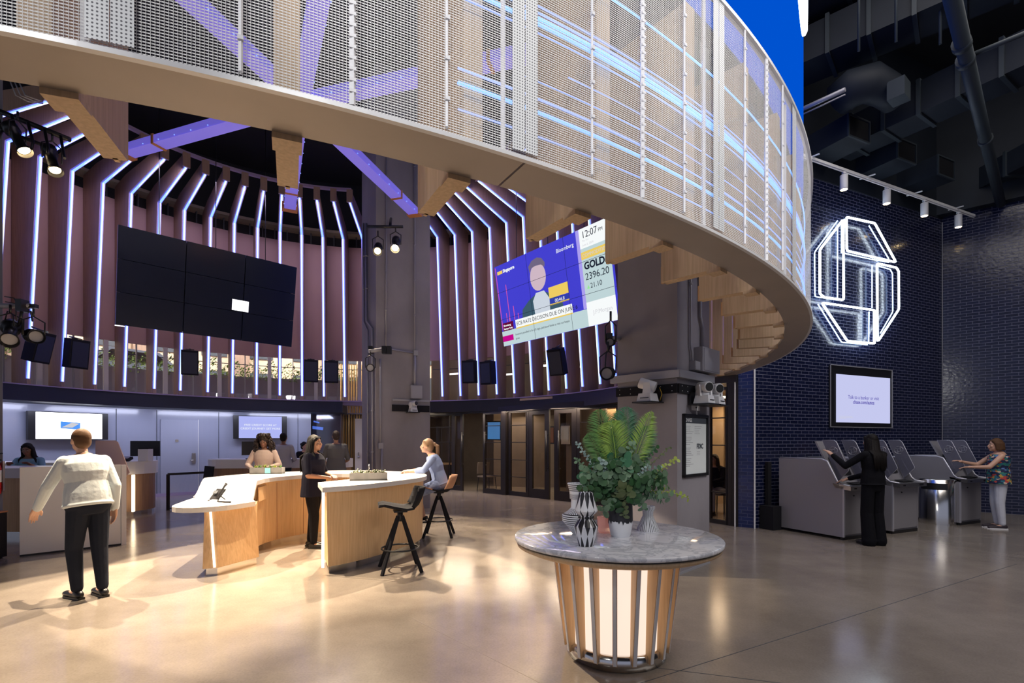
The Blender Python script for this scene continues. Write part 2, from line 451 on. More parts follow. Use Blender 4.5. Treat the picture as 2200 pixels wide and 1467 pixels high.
DG = bpy.context.evaluated_depsgraph_get
def text(body, size, m, mtx, parent=None, name='lettering', ext=.001, align='LEFT', world=True, bold=0.0):
    """flat lettering as a mesh; mtx maps the text plane (x right, y up, z out) to the world"""
    cu = bpy.data.curves.new(name, 'FONT'); cu.body = body; cu.size = size; cu.extrude = ext; cu.align_x = align; cu.offset = bold; cu.resolution_u = 3
    t = bpy.data.objects.new(name, cu); col.objects.link(t)
    bpy.context.view_layer.update()
    me = bpy.data.meshes.new_from_object(t.evaluated_get(DG()))
    bpy.data.objects.remove(t); bpy.data.curves.remove(cu)
    me.transform(mtx); me.name = name; me.materials.clear(); me.materials.append(M[m])
    o = bpy.data.objects.new(name, me); col.objects.link(o)
    if parent:
        o.parent = parent
        if world: me.transform(XF[root_of(parent).name].inverted())
    return o
def plane_mtx(o, ux, uy):
    """matrix with origin o, x axis ux, y axis uy"""
    ux, uy = Vector(ux).normalized(), Vector(uy).normalized(); uz = ux.cross(uy).normalized()
    m = Matrix((ux, uy, uz)).transposed().to_4x4(); m.translation = Vector(o)
    return m
class Wall:
    """vertical plane through P with horizontal direction u; converts pixels to points on it"""
    def __init__(s, P, u):
        s.P = Vector((P[0], P[1], 0)); s.u = Vector((u[0], u[1], 0)).normalized()
        n = Vector((s.u.y, -s.u.x, 0)); s.n = n if n.dot(-s.P) > 0 else -n        # towards the camera
    def px(s, x, y, off=0.0):
        P = s.P + s.n * off; k = (x - X0) / F
        # P.x + u.x t = k (P.y + u.y t)
        t = (k * P.y - P.x) / (s.u.x - k * s.u.y); D = P.y + s.u.y * t
        return t, CH + (Y0 - y) / F * D
    def pt(s, t, z, off=0.0):
        q = s.P + s.u * t + s.n * off; return Vector((q.x, q.y, z))
    def at(s, x, y, off=0.0):
        return s.pt(*s.px(x, y, off), off)
# ================================================================== camera
cam = bpy.data.cameras.new('camera'); co = bpy.data.objects.new('camera', cam); col.objects.link(co)
co.location = (0, 0, CH); co.rotation_euler = (PI / 2, 0, 0)
cam.sensor_width = 36; cam.lens = 36 * F / 2200; cam.shift_y = (Y0 - 733.5) / 2200; cam.clip_end = 200
bpy.context.scene.camera = co

# ================================================================== floor, ceiling, brick walls
b = MB(); b.box((0, 8, -.05), (46, 44, .1)); struct('floor', b, 'floor')
b = MB(); b.box((0, 4, 10.1), (46, 36, .2)); struct('ceiling', b, 'dark_ceiling')
# saw cut joints in the concrete floor
for i, (p, q) in enumerate((((-.9, 4.6), (1.4, 2.0)), ((.2, 3.0), (6.5, 6.6)), ((1.0, 3.6), (9.0, 1.2)))):
    b = MB(); b.bar((p[0], p[1], .0005), (q[0], q[1], .0005), .006, .001); struct('trim_%d' % (20 + i), b, 'ink' if i else 'lobby_wall')

def brick_wall(name, P, Q, z1, m, th=.25):
    P, Q = Vector((*P, 0)), Vector((*Q, 0)); u = (Q - P); L = u.length; u.normalize()
    n = Vector((-u.y, u.x, 0)) * th
    if n.dot(P) < 0: n = -n
    b = MB()
    b.face([P, Q, Q + Vector((0, 0, z1)), P + Vector((0, 0, z1))], [(0, 0), (L, 0), (L, z1), (0, z1)])
    b.face([P + n, P + n + Vector((0, 0, z1)), Q + n + Vector((0, 0, z1)), Q + n], [(0, 0), (0, z1), (L, z1), (L, 0)])
    b.face([P, P + Vector((0, 0, z1)), P + n + Vector((0, 0, z1)), P + n], [(0, 0), (0, z1), (th, z1), (th, 0)])
    b.face([Q, Q + n, Q + n + Vector((0, 0, z1)), Q + Vector((0, 0, z1))], [(0, 0), (th, 0), (th, z1), (0, z1)])
    return struct(name, b, m)
WL = Wall((4.39, 9.26), (5.52, 2.54)); WR = Wall((9.91, 11.8), (1.145, -1))
brick_wall('wall_right', (4.39, 9.26), (9.93, 11.81), 6.7, 'brick_navy')
brick_wall('wall_far_right', (9.91, 11.8), (15.6, 6.83), 6.75, 'brick_navy')
b = MB(); b.bar((9.89, 11.77, 0), (9.89, 11.77, 6.6), .015, .015, (1, 0, 0)); struct('trim_1', b, 'conduit')
brick_wall('wall_pillar', (4.13, 9.47), (4.38, 9.27), 5.0, 'brick_blue', .3)
for i, (x, y) in enumerate(((4.12, 9.46), (4.38, 9.245))):
    b = MB(); b.bar((x, y, 0), (x, y, 5.0), .022, .022, (1, 0, 0)); struct('trim_%d' % (2 + i), b, 'post_white')
# dark bulkheads above the brick
u = WL.u
b = MB(); b.hexa([WL.pt(-.4, 6.68, .02), WL.pt(6.1, 6.68, .02), WL.pt(6.1, 6.68, -.6), WL.pt(-.4, 6.68, -.6),
                  WL.pt(-.4, 10, .02), WL.pt(6.1, 10, .02), WL.pt(6.1, 10, -.6), WL.pt(-.4, 10, -.6)]); struct('wall_upper_right', b, 'duct')
b = MB(); b.hexa([WR.pt(-.3, 6.72, .25), WR.pt(6, 6.72, .25), WR.pt(6, 6.72, -.5), WR.pt(-.3, 6.72, -.5),
                  WR.pt(-.3, 10, .25), WR.pt(6, 10, .25), WR.pt(6, 10, -.5), WR.pt(-.3, 10, -.5)]); struct('wall_upper_far_right', b, 'duct')

# ================================================================== columns
def column(name, pts, m='concrete', z1=10):
    b = MB(); b.slab(pts, 0, z1); return struct(name, b, m)
C1 = Vector((1.946, 6.03)); L1 = Vector((1.368, 6.63)); R1 = Vector((2.563, 6.65))
column('column', [C1, R1, L1 + R1 - C1, L1])
b = MB(); b.slab([C1 + (C1 - (L1 + R1) / 2) * .012, R1 + Vector((.01, 0)), L1 + R1 - C1, L1 - Vector((.01, 0))], 0, .03); struct('baseboard_column', b, 'grey_box')
C2 = Vector((-3.03, 11.4)); R2 = Vector((-1.93, 12.05)); L2 = Vector((-3.59, 12.25))
column('column', [C2, R2, L2 + R2 - C2, L2])
column('column', [(-8.1, 7.0), (-6.965, 7.0), (-7.33, 7.37), (-8.3, 7.9)])

# ================================================================== rear wall of the rotunda
A_L, A_R = 175.0, 8.0
b = MB(); arcbox(b, 7.35, 7.42, 4.15, 7.8, A_R, A_L, 66); struct('wall_rear', b, 'mauve')
b = MB(); arcbox(b, 7.75, 7.85, 7.4, 10, A_R, A_L, 50); struct('wall_rear_top', b, 'dark_ceiling')
b = MB(); arcbox(b, 7.30, 7.74, 8.22, 8.30, A_R, A_L, 50); struct('trim_4', b, 'soffit')
b = MB()
for k in range(64):
    a = A_R + (A_L - A_R) * k / 63
    b.bar(polar(a, 7.6, 7.8), polar(a, 7.6, 8.22), .03, .12, polar(a, 1) - polar(a, 0))
struct('trim_5', b, 'dark_grey')
aL = ang(736, 6.9)
b = MB(); arcbox(b, 6.86, 7.95, 2.46, 2.80, aL, A_L, 50); struct('wall_fascia_left', b, 'navy_band')
b = MB(); arcbox(b, 6.86, 7.6, 2.46, 2.80, A_R, ang(921, 6.9), 50); struct('wall_fascia_right', b, 'black_frame')
b = MB(); arcbox(b, 6.84, 7.0, 2.80, 2.825, A_R, ang(921, 6.9), 50); struct('trim_6', b, 'lav_trim')
b = MB(); arcbox(b, 6.84, 7.0, 2.80, 2.825, ang(800, 6.9), A_L, 50); struct('trim_7', b, 'lav_trim')
b = MB(); arcbox(b, 6.95, 7.5, 2.70, 2.80, ang(800, 6.9), aL + .02, 6); struct('trim_8', b, 'lav_trim')

b = MB(); b.box((17, 2, 4), (.3, 26, 8)); struct('wall_unseen_side', b, 'dark_ceiling')  # unseen dark wall added so the bricks reflect less sky
# upper windows behind the fins
def window_band(name, a0, a1, step, off):
    t = thing(name, None, None); del t['label'], t['category']; t['kind'] = 'structure'
    b = MB(); arcbox(b, 7.40, 7.41, 2.83, 4.15, a0, a1, 40); b.build('glass_pane', 'glass_clear', t, True)
    b = MB(); arcbox(b, 7.34, 7.44, 2.83, 2.87, a0, a1, 40); b.build('window_sill', 'lav_trim', t, True)
    b = MB(); arcbox(b, 7.37, 7.42, 3.86, 3.875, a0, a1, 40); b.build('window_rail', 'dark_grey', t, True)
    a = a0 + off; k = 0
    while a < a1:
        w = .10 if k % 2 == 0 else .022
        b = MB(); b.bar(polar(a, 7.38, 2.85), polar(a, 7.38, 4.15), w, .06, polar(a, 1) - polar(a, 0)); b.build('mullion', 'white_paint' if w > .05 else 'conduit', t, True)
        a += step; k += 1
    return t
window_band('window_1', ang(800, 7.4), A_L, 5.2, 3.1)
window_band('window_2', A_R, ang(930, 7.4), 5.1, 2.0)

# outdoors behind the left windows
b = MB(); arcbox(b, 9.3, 9.6, 2.4, 3.72, 84, 172, 30); struct('planter_wall', b, 'planter_wall')
b = MB(); arcbox(b, 7.96, 14.2, 2.46, 2.5, 84, 176, 30); arcbox(b, 10.0, 13.9, 2.5, 3.0, 84, 176, 30); struct('path', b, 'planter_wall')
def facade():
    b = MB(); b.mi = 0
    arcbox(b, 14, 14.4, 2.4, 8.4, 86, 176, 40)
    b.mi = 1
    for a in range(90, 176, 7):
        for z in (3.4, 5.0):
            p = polar(a, 13.98, z + .5); b.box(p, (.06, .9, 1.0), math.radians(a))
    b.mi = 2
    for a in range(93, 176, 14):
        b.box(polar(a, 13.8, 5), (.5, .55, 5.6), math.radians(a))
    struct('wall_outside', b, ['facade', 'dark_grey', 'fin_wood'])
facade()
def hedge_leaves():
    b = MB(); rnd = random.Random(3)
    for k in range(5200):
        a = rnd.uniform(96, 172); r = rnd.uniform(9.25, 9.7); z = 3.62 + rnd.random() ** 1.6 * (.42 + .3 * math.sin(a * .9) ** 2)
        c = polar(a, r, z); s = rnd.uniform(.025, .06)
        n = Vector((rnd.gauss(0, 1), rnd.gauss(0, 1), rnd.gauss(.3, 1))).normalized(); x = n.orthogonal().normalized(); y = n.cross(x)
        b.face([c - x * s, c + y * s * .5, c + x * s, c - y * s * .5])
    o = b.build('hedge', 'hedge'); tag(o, 'green hedge on a planter wall seen through the upper windows', 'hedge', kind='stuff')
hedge_leaves()
def car(a, label):
    t = thing('car', label, 'car', polar(a, 11.4, 3.0), math.radians(a + 90))
    b = MB(); prof = [(-2.1, .35), (-2.15, .75), (-1.7, .95), (-1.0, 1.02), (-.5, 1.45), (.8, 1.5), (1.4, 1.1), (2.1, 1.0), (2.15, .35)]
    b.prism([(x, -.8, z) for x, z in prof], (0, 1.6, 0)); b.build('body', 'car_paint', t, bevel=.04)
    b = MB(); b.prism([(x, -.815, z) for x, z in ((-.85, 1.05), (-.42, 1.38), (.75, 1.42), (1.15, 1.1))], (0, 1.63, 0)); b.build('window', 'black', t)
    for sx in (-1.35, 1.35):
        for sy in (-.8, .8):
            b = MB(); b.tube([(sx, sy - .1, .33), (sx, sy + .1, .33)], .33, 20); b.build('wheel', 'black', t)
    return t
car(ang(290, 11.4), 'blue grey parked car seen through the upper windows')

# ================================================================== light fins
def make_fin():
    t = thing('light_fin', 'x', 'light fin')
    prof = [(0, 2.83), (-.40, 7.75), (-2.15, 8.10), (-2.15, 8.40), (-.2, 8.25), (.43, 8.1), (.43, 2.83)]
    b = MB(); b.prism([(x, -.05, z) for x, z in prof], (0, .10, 0)); b.build('board', 'fin_wood', t)
    b = MB()
    b.tube([(-.035, 0, 2.95), (-.435, 0, 7.735), (-2.14, 0, 8.075)], .017, 8); b.build('led_tube', 'led', t)
    b = MB(); b.tube([(-.018, 0, 2.95), (-.418, 0, 7.735), (-2.13, 0, 8.09)], .027, 8); b.build('led_halo', 'led_halo', t)  # wider glowing tube behind the core draws its blue halo
    b = MB(); b.box((-.015, 0, 2.885), (.06, .07, .12)); b.build('end_bracket', 'fin_wood', t)
    b = MB(); b.box((-2.16, 0, 8.26), (.05, .16, .34)); b.build('end_plate', 'fin_wood', t)
    return t
fin0 = make_fin(); nf = 0
LX = [59, 133, 203, 267, 331, 387, 446, 499, 551, 601, 649, 696, 741, 785]
RX = [951, 990, 1029, 1068, 1106, 1144, 1180, 1218, 1253, 1291, 1325]
def fin_at(a, label, group):
    global nf
    o = fin0 if nf == 0 else copy_tree(fin0); nf += 1
    put(o, polar(a, 6.9), math.radians(a)); o['label'] = label; o['group'] = group
aa = ang(59, 6.9)
ordn = ['first', 'second', 'third', 'fourth', 'fifth', 'sixth', 'seventh', 'eighth', 'ninth', 'tenth', 'eleventh', 'twelfth', 'thirteenth', 'fourteenth', 'fifteenth', 'sixteenth']
for k in (2, 1):
    fin_at(aa + 5.2 * k, 'bent light fin nearest the left column%s' % (', half hidden by it' if k == 2 else ' lamp cluster'), 'light fins on the left curve')
for i, x in enumerate(LX):
    where = 'behind the blank video wall' if 3 <= i <= 9 else 'lit full height'
    fin_at(ang(x, 6.9), 'bent light fin %s, %s line from left edge' % (where, ordn[i]), 'light fins on the left curve')
for i, x in enumerate(RX):
    where = 'behind the news video wall' if i >= 3 else 'beside the middle column'
    fin_at(ang(x, 6.9), 'bent light fin %s, %s line right of middle column' % (where, ordn[i]), 'light fins on the right curve')
a = ang(1325, 6.9) - 5.1; k = 0
while a > 10:
    fin_at(a, 'bent light fin beyond the concrete column, %s from the column' % ordn[k], 'light fins beyond the right column'); a -= 5.1; k += 1
b = MB(); arcbox(b, 4.72, 4.80, 8.40, 8.47, ang(785, 6.9) - .5, A_L, 40); struct('trim_9', b, 'lav_trim')
b = MB(); arcbox(b, 4.72, 4.80, 8.40, 8.47, 10, ang(951, 6.9) + .5, 40); struct('trim_10', b, 'lav_trim')

# ================================================================== teller wall under the left fascia
aT = ang(668, 7.9)
b = MB(); arcbox(b, 7.9, 8.0, 0, 2.46, aT, A_L, 60); struct('wall_teller', b, 'back_panel')
for i, x in enumerate((250, 337, 470, 640)):
    a = ang(x, 7.89); b = MB(); b.bar(polar(a, 7.895, .05), polar(a, 7.895, 2.44), .012, .02, polar(a, 1) - polar(a, 0)); struct('trim_%d' % (11 + i), b, 'dark_grey')
t = thing('door_1', None, None); del t['label'], t['category']; t['kind'] = 'structure'
b = MB(); arcbox(b, 7.86, 7.895, .03, 2.18, ang(425, 7.88), ang(345, 7.88), 6); b.build('door_leaf', 'back_panel2', t, True)
b = MB(); arcbox(b, 7.87, 7.9, .03, 2.20, ang(427, 7.88), ang(425.3, 7.88), 1); b.build('door_frame', 'white_paint', t, True)
p = polar(ang(417, 7.8), 7.84, 1.0); q = polar(ang(409, 7.8), 7.80, 1.0)
b = MB(); b.box(p + Vector((0, 0, .06)), (.09, .03, .3), math.radians(ang(417, 7.8) - 90)); b.tube([p, p + (q - p) * .4, q], .018); b.build('lever_handle', 'steel', t, True)
p = polar(ang(380, 7.85), 7.85, 1.58); b = MB(); b.tube([p, p - (polar(130, 1) - polar(130, 0)) * .02], .04, 16); b.build('peephole', 'steel', t, True)
b = MB(); arcbox(b, 7.84, 7.9, 0, .09, aT, A_L, 40); struct('baseboard_left', b, 'lav_trim')

# dark opening with shop window, gold tubes and cream door right of the teller wall
b = MB(); b.bar(polar(ang(705, 9.6), 9.9, 1.3), polar(ang(800, 9.6), 9.9, 1.3), .1, 2.9); struct('wall_rear_opening', b, 'lobby_wall')
b = MB(); b.bar(polar(ang(655, 8.8), 9.2, 1.4), polar(ang(735, 8.8), 9.2, 1.4), .06, 2.8); struct('wall_rear_shop', b, 'warm_wall')
Wg = Wall(polar(ang(670, 8.2), 8.2).to_2d(), (1, .05))
t = thing('window_3', None, None); del t['label'], t['category']; t['kind'] = 'structure'
b = MB(); b.hexa([Wg.at(669, 1040), Wg.at(734, 1040), Wg.at(734, 1040, .02), Wg.at(669, 1040, .02), Wg.at(669, 872), Wg.at(734, 872), Wg.at(734, 872, .02), Wg.at(669, 872, .02)]); b.build('glass_pane', 'blue_glass', t, True)
b = MB(); b.bar(Wg.at(669, 1060, .02), Wg.at(669, 870, .02), .05, .05, (1, 0, 0)); b.build('window_frame', 'black_frame', t, True)
t = thing('light_sign', 'glowing blue and red shop lights seen through the glass beside the gold rods', 'sign', Wg.at(690, 915, -.6))
b = MB(); b.bar(Wg.at(671, 918, -.6), Wg.at(694, 921, -.6), .02, .10); b.bar(Wg.at(674, 905, -.6), Wg.at(686, 908, -.6), .02, .05); b.build('blue_tubes', 'led_soft', t, True)
b = MB(); b.bar(Wg.at(683, 897, -.6), Wg.at(691, 899, -.6), .02, .12); b.build('red_panel', 'red_sign', t, True)
t = thing('rod_screen', 'screen of upright gold rods between the teller wall and the middle column', 'screen', Wg.at(765, 1060, -.3))
for k in range(13):
    p = Wg.px(733 + k * 5.6, 900, -.1 - .12 * (k % 3))
    b = MB(); b.tube([Wg.pt(p[0], .02, -.1 - .12 * (k % 3)), Wg.pt(p[0], 4.15, -.1 - .12 * (k % 3))], .028, 8); b.build('rod', 'gold_tube', t, True)
b = MB(); b.bar(Wg.at(730, 870, -.2), Wg.at(804, 870, -.2), .4, .05); b.build('top_rail', 'gold_tube', t, True)
t = thing('door_2', None, None); del t['label'], t['category']; t['kind'] = 'structure'
b = MB(); b.bar(Wg.pt(Wg.px(763, 900, .25)[0], 1.15, .25), Wg.pt(Wg.px(788, 900, .25)[0], 1.15, .25), .05, 2.3); b.build('door_leaf', 'cream_door', t, True)
b = MB(); b.ball(Wg.pt(Wg.px(770.5, 900, .3)[0], 1.05, .3), .04); b.bar(Wg.pt(Wg.px(770.5, 900, .29)[0], 1.0, .29), Wg.pt(Wg.px(770.5, 900, .29)[0], 1.2, .29), .06, .02, (1, 0, 0)); b.build('handle', 'steel', t, True)
b = MB(); b.bar(Wg.pt(Wg.px(797, 900, .3)[0], 0, .3), Wg.pt(Wg.px(797, 900, .3)[0], 2.6, .3), .15, .2, (1, 0, 0)); struct('trim_15', b, 'cream_door')

# ================================================================== storefront on the right curve
P1, P2, P3, P4 = fl(925, 1047), fl(1087, 1062.5), fl(1330, 1089), fl(1583, 1131)
SA, SB, SC = Wall(P1, P2 - P1), Wall(P2, P3 - P2), Wall(P3, P4 - P3)
def framed(name, W, x0, x1, muntins=(), uprights=(), fw=.07, z1=2.46, glass_m='glass_dark', handle=None, off=0.0, fm='black_frame'):
    t = thing(name, None, None); del t['label'], t['category']; t['kind'] = 'structure'
    t0, t1 = W.px(x0, 900, off)[0], W.px(x1, 900, off)[0]
    b = MB()
    for (a0, a1, za, zb) in ((t0, t0 + fw, 0, z1), (t1 - fw, t1, 0, z1), (t0 + fw, t1 - fw, 0, fw * 1.6), (t0 + fw, t1 - fw, z1 - fw, z1)):
        b.hexa([W.pt(a0, za, off - .03), W.pt(a1, za, off - .03), W.pt(a1, za, off + .03), W.pt(a0, za, off + .03),
                W.pt(a0, zb, off - .03), W.pt(a1, zb, off - .03), W.pt(a1, zb, off + .03), W.pt(a0, zb, off + .03)])
    b.build('frame', fm, t, True)
    if muntins or uprights:
        b = MB()
        for z in muntins: b.bar(W.pt(t0 + fw, z, off), W.pt(t1 - fw, z, off), .03, .022)
        for x in uprights:
            q = W.px(x, 900, off)[0]; b.bar(W.pt(q, .1, off), W.pt(q, z1 - fw, off), .03, .03, W.u)
        b.build('muntins', fm, t, True)
    b = MB(); b.face([W.pt(t0 + fw, fw, off), W.pt(t1 - fw, fw, off), W.pt(t1 - fw, z1 - fw, off), W.pt(t0 + fw, z1 - fw, off)]); b.build('glass_pane', glass_m, t, True)
    if handle:
        q = W.px(handle, 900, off + .09)[0]
        b = MB(); b.tube([W.pt(q, .75, off + .09), W.pt(q, 1.85, off + .09)], .022)
        for z in (.85, 1.75): b.tube([W.pt(q, z, off + .02), W.pt(q, z, off + .09)], .014)
        b.build('pull_handle', 'black', t, True)
    return t
MZ = (2.02, 1.53, 1.03, .54)
framed('window_4', SA, 920, 975, MZ[:2], (966,))
framed('door_3', SA, 974, 995, (), (), .10, handle=992, off=.05)
framed('door_4', SA, 1039, 1082, MZ, (), .09, handle=1041, off=.06)
framed('window_5', SB, 1094, 1138, MZ, (1131,), .08)
framed('door_5', SB, 1136, 1181, (), (), .16, handle=1173)
framed('door_6', SB, 1192, 1240, (), (), .16, handle=1200)
framed('window_6', SB, 1241, 1332, (2.05, 1.2), (1290,), .09)
framed('window_7', SC, 1524, 1566, (2.02, 1.5, .6), (), .05, z1=2.6)
framed('door_7', SC, 1563, 1586, (), (), .12, z1=2.9)
b = MB(); b.bar(SA.at(1087, 1063, 0), SA.at(1087, 1063, 0) + Vector((0, 0, 2.46)), .22, .16, SA.u); struct('trim_16', b, 'black_frame')
for i, (W, xa, xb) in enumerate(((SA, 922, 1087), (SB, 1087, 1331))):
    b = MB(); p, q = W.px(xa, 900)[0], W.px(xb, 900)[0]
    b.bar(W.pt(p, 2.50, 0), W.pt(q, 2.50, 0), .14, .16); struct('trim_%d' % (17 + i), b, 'black_frame')
b = MB(); b.bar(SC.at(1500, 1100, 0) * Vector((1, 1, 0)) if False else SC.pt(SC.px(1500, 900)[0], 2.75, 0), SC.pt(SC.px(1586, 900)[0], 2.75, 0), .14, .16); struct('trim_19', b, 'black_frame')

# rooms behind the storefront
b = MB(); b.bar((-5.6, 22.2, 1.35), (6.2, 17.0, 1.35), .1, 2.7); struct('wall_room', b, 'lobby_wall')
b = MB(); b.bar((6.2, 17.0, 1.35), (8.4, 11.2, 1.35), .1, 2.7); struct('wall_room_side', b, 'warm_wall')
b = MB(); b.slab([(-2.6, 17.3), (2.3, 12.7), (4.1, 10.2), (8.4, 11.2), (6.2, 17.0), (-5.6, 22.2)], 2.72, 2.78); struct('ceiling_room', b, 'warm_wall')
Wd = Wall(SA.pt(SA.px(992, 900)[0], 0, -1.9).to_2d(), (1, -.25))
b = MB(); b.bar(Wd.pt(-.3, 1.35, 0), Wd.pt(1.9, 1.35, 0), .08, 2.7); struct('wall_partition', b, 'lobby_wall')
b = MB(); b.bar(SB.pt(SB.px(1140, 900)[0], 1.35, -1.6), SB.pt(SB.px(1226, 900)[0], 1.35, -1.6), .08, 2.7); struct('wall_partition_2', b, 'lobby_wall')
b = MB(); b.bar(SB.pt(SB.px(1244, 900)[0], 1.35, -2.4), SB.pt(SB.px(1420, 900)[0] + .4, 1.35, -2.4), .08, 2.7); struct('wall_partition_3', b, 'warm_wall')
t = thing('light_switch', 'small white light switch plate on the wall inside the open doorway', 'switch', Wd.pt(.22, 1.2, .05))
b = MB(); b.bar(Wd.pt(.2, 1.2, .05), Wd.pt(.3, 1.2, .05), .02, .14); b.build('plate', 'white', t, True)
b = MB(); b.bar(Wd.pt(.235, 1.2, .065), Wd.pt(.265, 1.2, .065), .012, .05); b.build('rocker', 'grey_box', t, True)
t = thing('reflected_screen', 'glowing blue panel imitating a screen reflected in the narrow glass door', 'display', SA.at(1062, 925, -.8))  # emissive panel put behind the door for a reflection in its glass
b = MB(); b.bar(SA.at(1046, 925, -.8), SA.at(1076, 925, -.8), .05, .62); b.build('housing', 'black', t, True)
b = MB(); b.bar(SA.at(1048, 925, -.76), SA.at(1074, 925, -.76), .01, .54); b.build('picture', 'shop_blue', t, True)
def ceil_light(p, q, label):
    t = thing('linear_light', label, 'light', p); b = MB(); b.bar(p, q, .09, .05); b.build('diffuser', 'warm_led', t, True)
    b = MB(); b.bar(p + Vector((0, 0, .04)), q + Vector((0, 0, .04)), .13, .03); b.build('housing', 'white', t, True)
ceil_light(Vector((-3.9, 19.6, 2.62)), Vector((-2.3, 19.0, 2.62)), 'linear ceiling light in the office behind the woman in blue')
ceil_light(Vector((-.9, 17.6, 2.62)), Vector((.2, 17.0, 2.62)), 'linear ceiling light in the office behind the double doors')
ceil_light(Vector((2.3, 14.6, 2.62)), Vector((3.5, 13.9, 2.62)), 'linear ceiling light in the room behind the plant')
ceil_light(Vector((4.7, 12.4, 2.62)), Vector((5.5, 12.0, 2.62)), 'linear ceiling light seen between column and blue pillar')
for i, (x, lab) in enumerate(((1184, 'small framed picture hanging in the gap between the double doors'), (1215, 'pale framed picture behind the right leaf of the double doors'))):
    W = SB; t = thing('framed_picture', lab, 'picture', W.at(x, 930, -1.5)); q = W.px(x, 930, -1.5)
    b = MB(); b.bar(W.pt(q[0] - .16, 1.75, -1.5), W.pt(q[0] + .16, 1.75, -1.5), .03, .55); b.build('frame', 'black_frame' if i == 0 else 'white', t, True)
    b = MB(); b.bar(W.pt(q[0] - .12, 1.75, -1.48), W.pt(q[0] + .12, 1.75, -1.48), .01, .46); b.build('print', 'art' if i == 0 else 'paper', t, True)
t = thing('wall_cabinet', 'lit wooden wall cabinet seen through the glass beside the palm leaves', 'cabinet', SB.at(1290, 900, -2.2))
b = MB(); q0, q1 = SB.px(1255, 900, -2.2)[0], SB.px(1330, 900, -2.2)[0]
b.bar(SB.pt(q0, 2.35, -2.2), SB.pt(q1, 2.35, -2.2), .35, .7); b.build('body', 'warm_wall', t, True)
b = MB(); b.bar(SB.pt(q0, 1.95, -2.05), SB.pt(q1, 1.95, -2.05), .05, .03); b.build('light_strip', 'warm_led', t, True)
b = MB(); b.bar(SB.pt(q0, 1.45, -2.2), SB.pt(q1, 1.45, -2.2), .5, .06); b.build('shelf', 'black_frame', t, True)
# upper storey room behind the right fins
b = MB(); arcbox(b, 9.8, 9.9, 2.8, 6, 5, 84, 30); struct('wall_upper_room', b, 'lobby_wall')
for k, (x, z) in enumerate(((985, 3.95), (1035, 4.1), (1110, 3.85), (1178, 4.05), (1262, 3.9), (1545, 3.4), (1548, 3.75))):
    a = ang(x, 9.6); t = thing('linear_light', 'glowing ceiling strip of the upper room, seen between fins %s' % ('by the middle column', 'under the news screen corner', 'below the news screen, left part', 'below the news screen, middle part', 'next to the stage camera', 'beyond the right column, lower', 'beyond the right column, upper')[k], 'light', polar(a, 9.3, z), group='light strips of the upper room')
    b = MB(); b.bar(polar(a + 1.6, 9.2, z), polar(a - 1.6, 9.5, z + .06), .12, .05); b.build('diffuser', 'warm_led' if k % 2 else 'white_led', t, True)

# ================================================================== ring canopy
ring = thing('ring_canopy', 'huge ring canopy of perforated white metal over a pale soffit with wooden ribs', 'canopy', (CX, CY, 2.8))
a0, a1 = -102, 9
b = MB(); arcbox(b, 7.90, 8.135, 2.80, 2.83, a0, ang(1128, 8.14, True) - .04, 60); b.build('soffit', 'soffit', ring, True)
b = MB(); arcbox(b, 7.90, 8.135, 2.80, 2.83, ang(1128, 8.14, True) + .04, a1, 90); b.build('soffit', 'soffit', ring, True)
b = MB(); arcbox(b, 8.135, 8.158, 2.80, 2.817, a0, a1, 110); b.build('bottom_rim', 'ring_edge', ring, True)
b = MB(); arcbox(b, 8.12, 8.16, 4.19, 4.215, a0, a1, 110); b.build('top_rim', 'ring_edge', ring, True)
def ring_mesh(p0, p1, m, z0=2.817, z1=4.195, r=8.14):
    b = MB(); n = max(2, int((p1 - p0) * 1.2))
    for k in range(n):
        a, c = p0 + (p1 - p0) * k / n, p0 + (p1 - p0) * (k + 1) / n; u0, u1 = math.radians(a) * r, math.radians(c) * r
        b.face([polar(a, r, z0), polar(c, r, z0), polar(c, r, z1), polar(a, r, z1)], [(u0, 0), (u1, 0), (u1, z1 - z0), (u0, z1 - z0)])
    return b.build('mesh_panel', m, ring, True)
thick = [ang(x, 8.15, True) for x in (236, 1128, 1544, 1706)]
mid = [ang(x, 8.15, True) for x in (757, 1380, 1646)]
thin = [ang(x, 8.15, True) for x in (517, 960, 1272, 1470, 1600, 1681)]
edges = sorted([a0] + [q - .6 for q in thick[:1]] + thick + mid + [a1])
edges = sorted(set([a0, a1] + thick + mid))
for p, q in zip(edges[:-1], edges[1:]): ring_mesh(p, q, 'perforated')
for a in thick:
    w = .45
    b = MB(); r = 8.152
    for s in (-1, 1):
        p, q = (a - w, a - .01) if s < 0 else (a + .01, a + w)
        u0, u1 = math.radians(p) * r, math.radians(q) * r
        b.face([polar(p, r, 2.836), polar(q, r, 2.836), polar(q, r, 4.19), polar(p, r, 4.19)], [(u0, 0), (u1, 0), (u1, 1.354), (u0, 1.354)])
    b.build('seam_panel', 'perforated_post', ring, True)
    b = MB(); b.bar(polar(a - w - .12, 8.10, 2.84), polar(a - w - .12, 8.10, 4.19), .018, .02, (0, 1, 0)); b.build('post', 'post_white', ring, True)
for a in mid:
    b = MB(); b.bar(polar(a, 8.15, 2.82), polar(a, 8.15, 4.19), .018, .02, (0, 1, 0))
    for k in range(34): b.box(polar(a, 8.155, 2.87 + k * .04), (.024, .016, .012), math.radians(a + 90))
    b.build('post', 'post_white', ring, True)
for a in thin:
    b = MB(); b.bar(polar(a, 8.15, 2.84), polar(a, 8.15, 4.19), .010, .012, (0, 1, 0))
    for k in range(8): b.box(polar(a, 8.155, 2.95 + k * .16), (.018, .014, .014), math.radians(a + 90))
    b.build('post', 'post_white', ring, True)
nr = 0
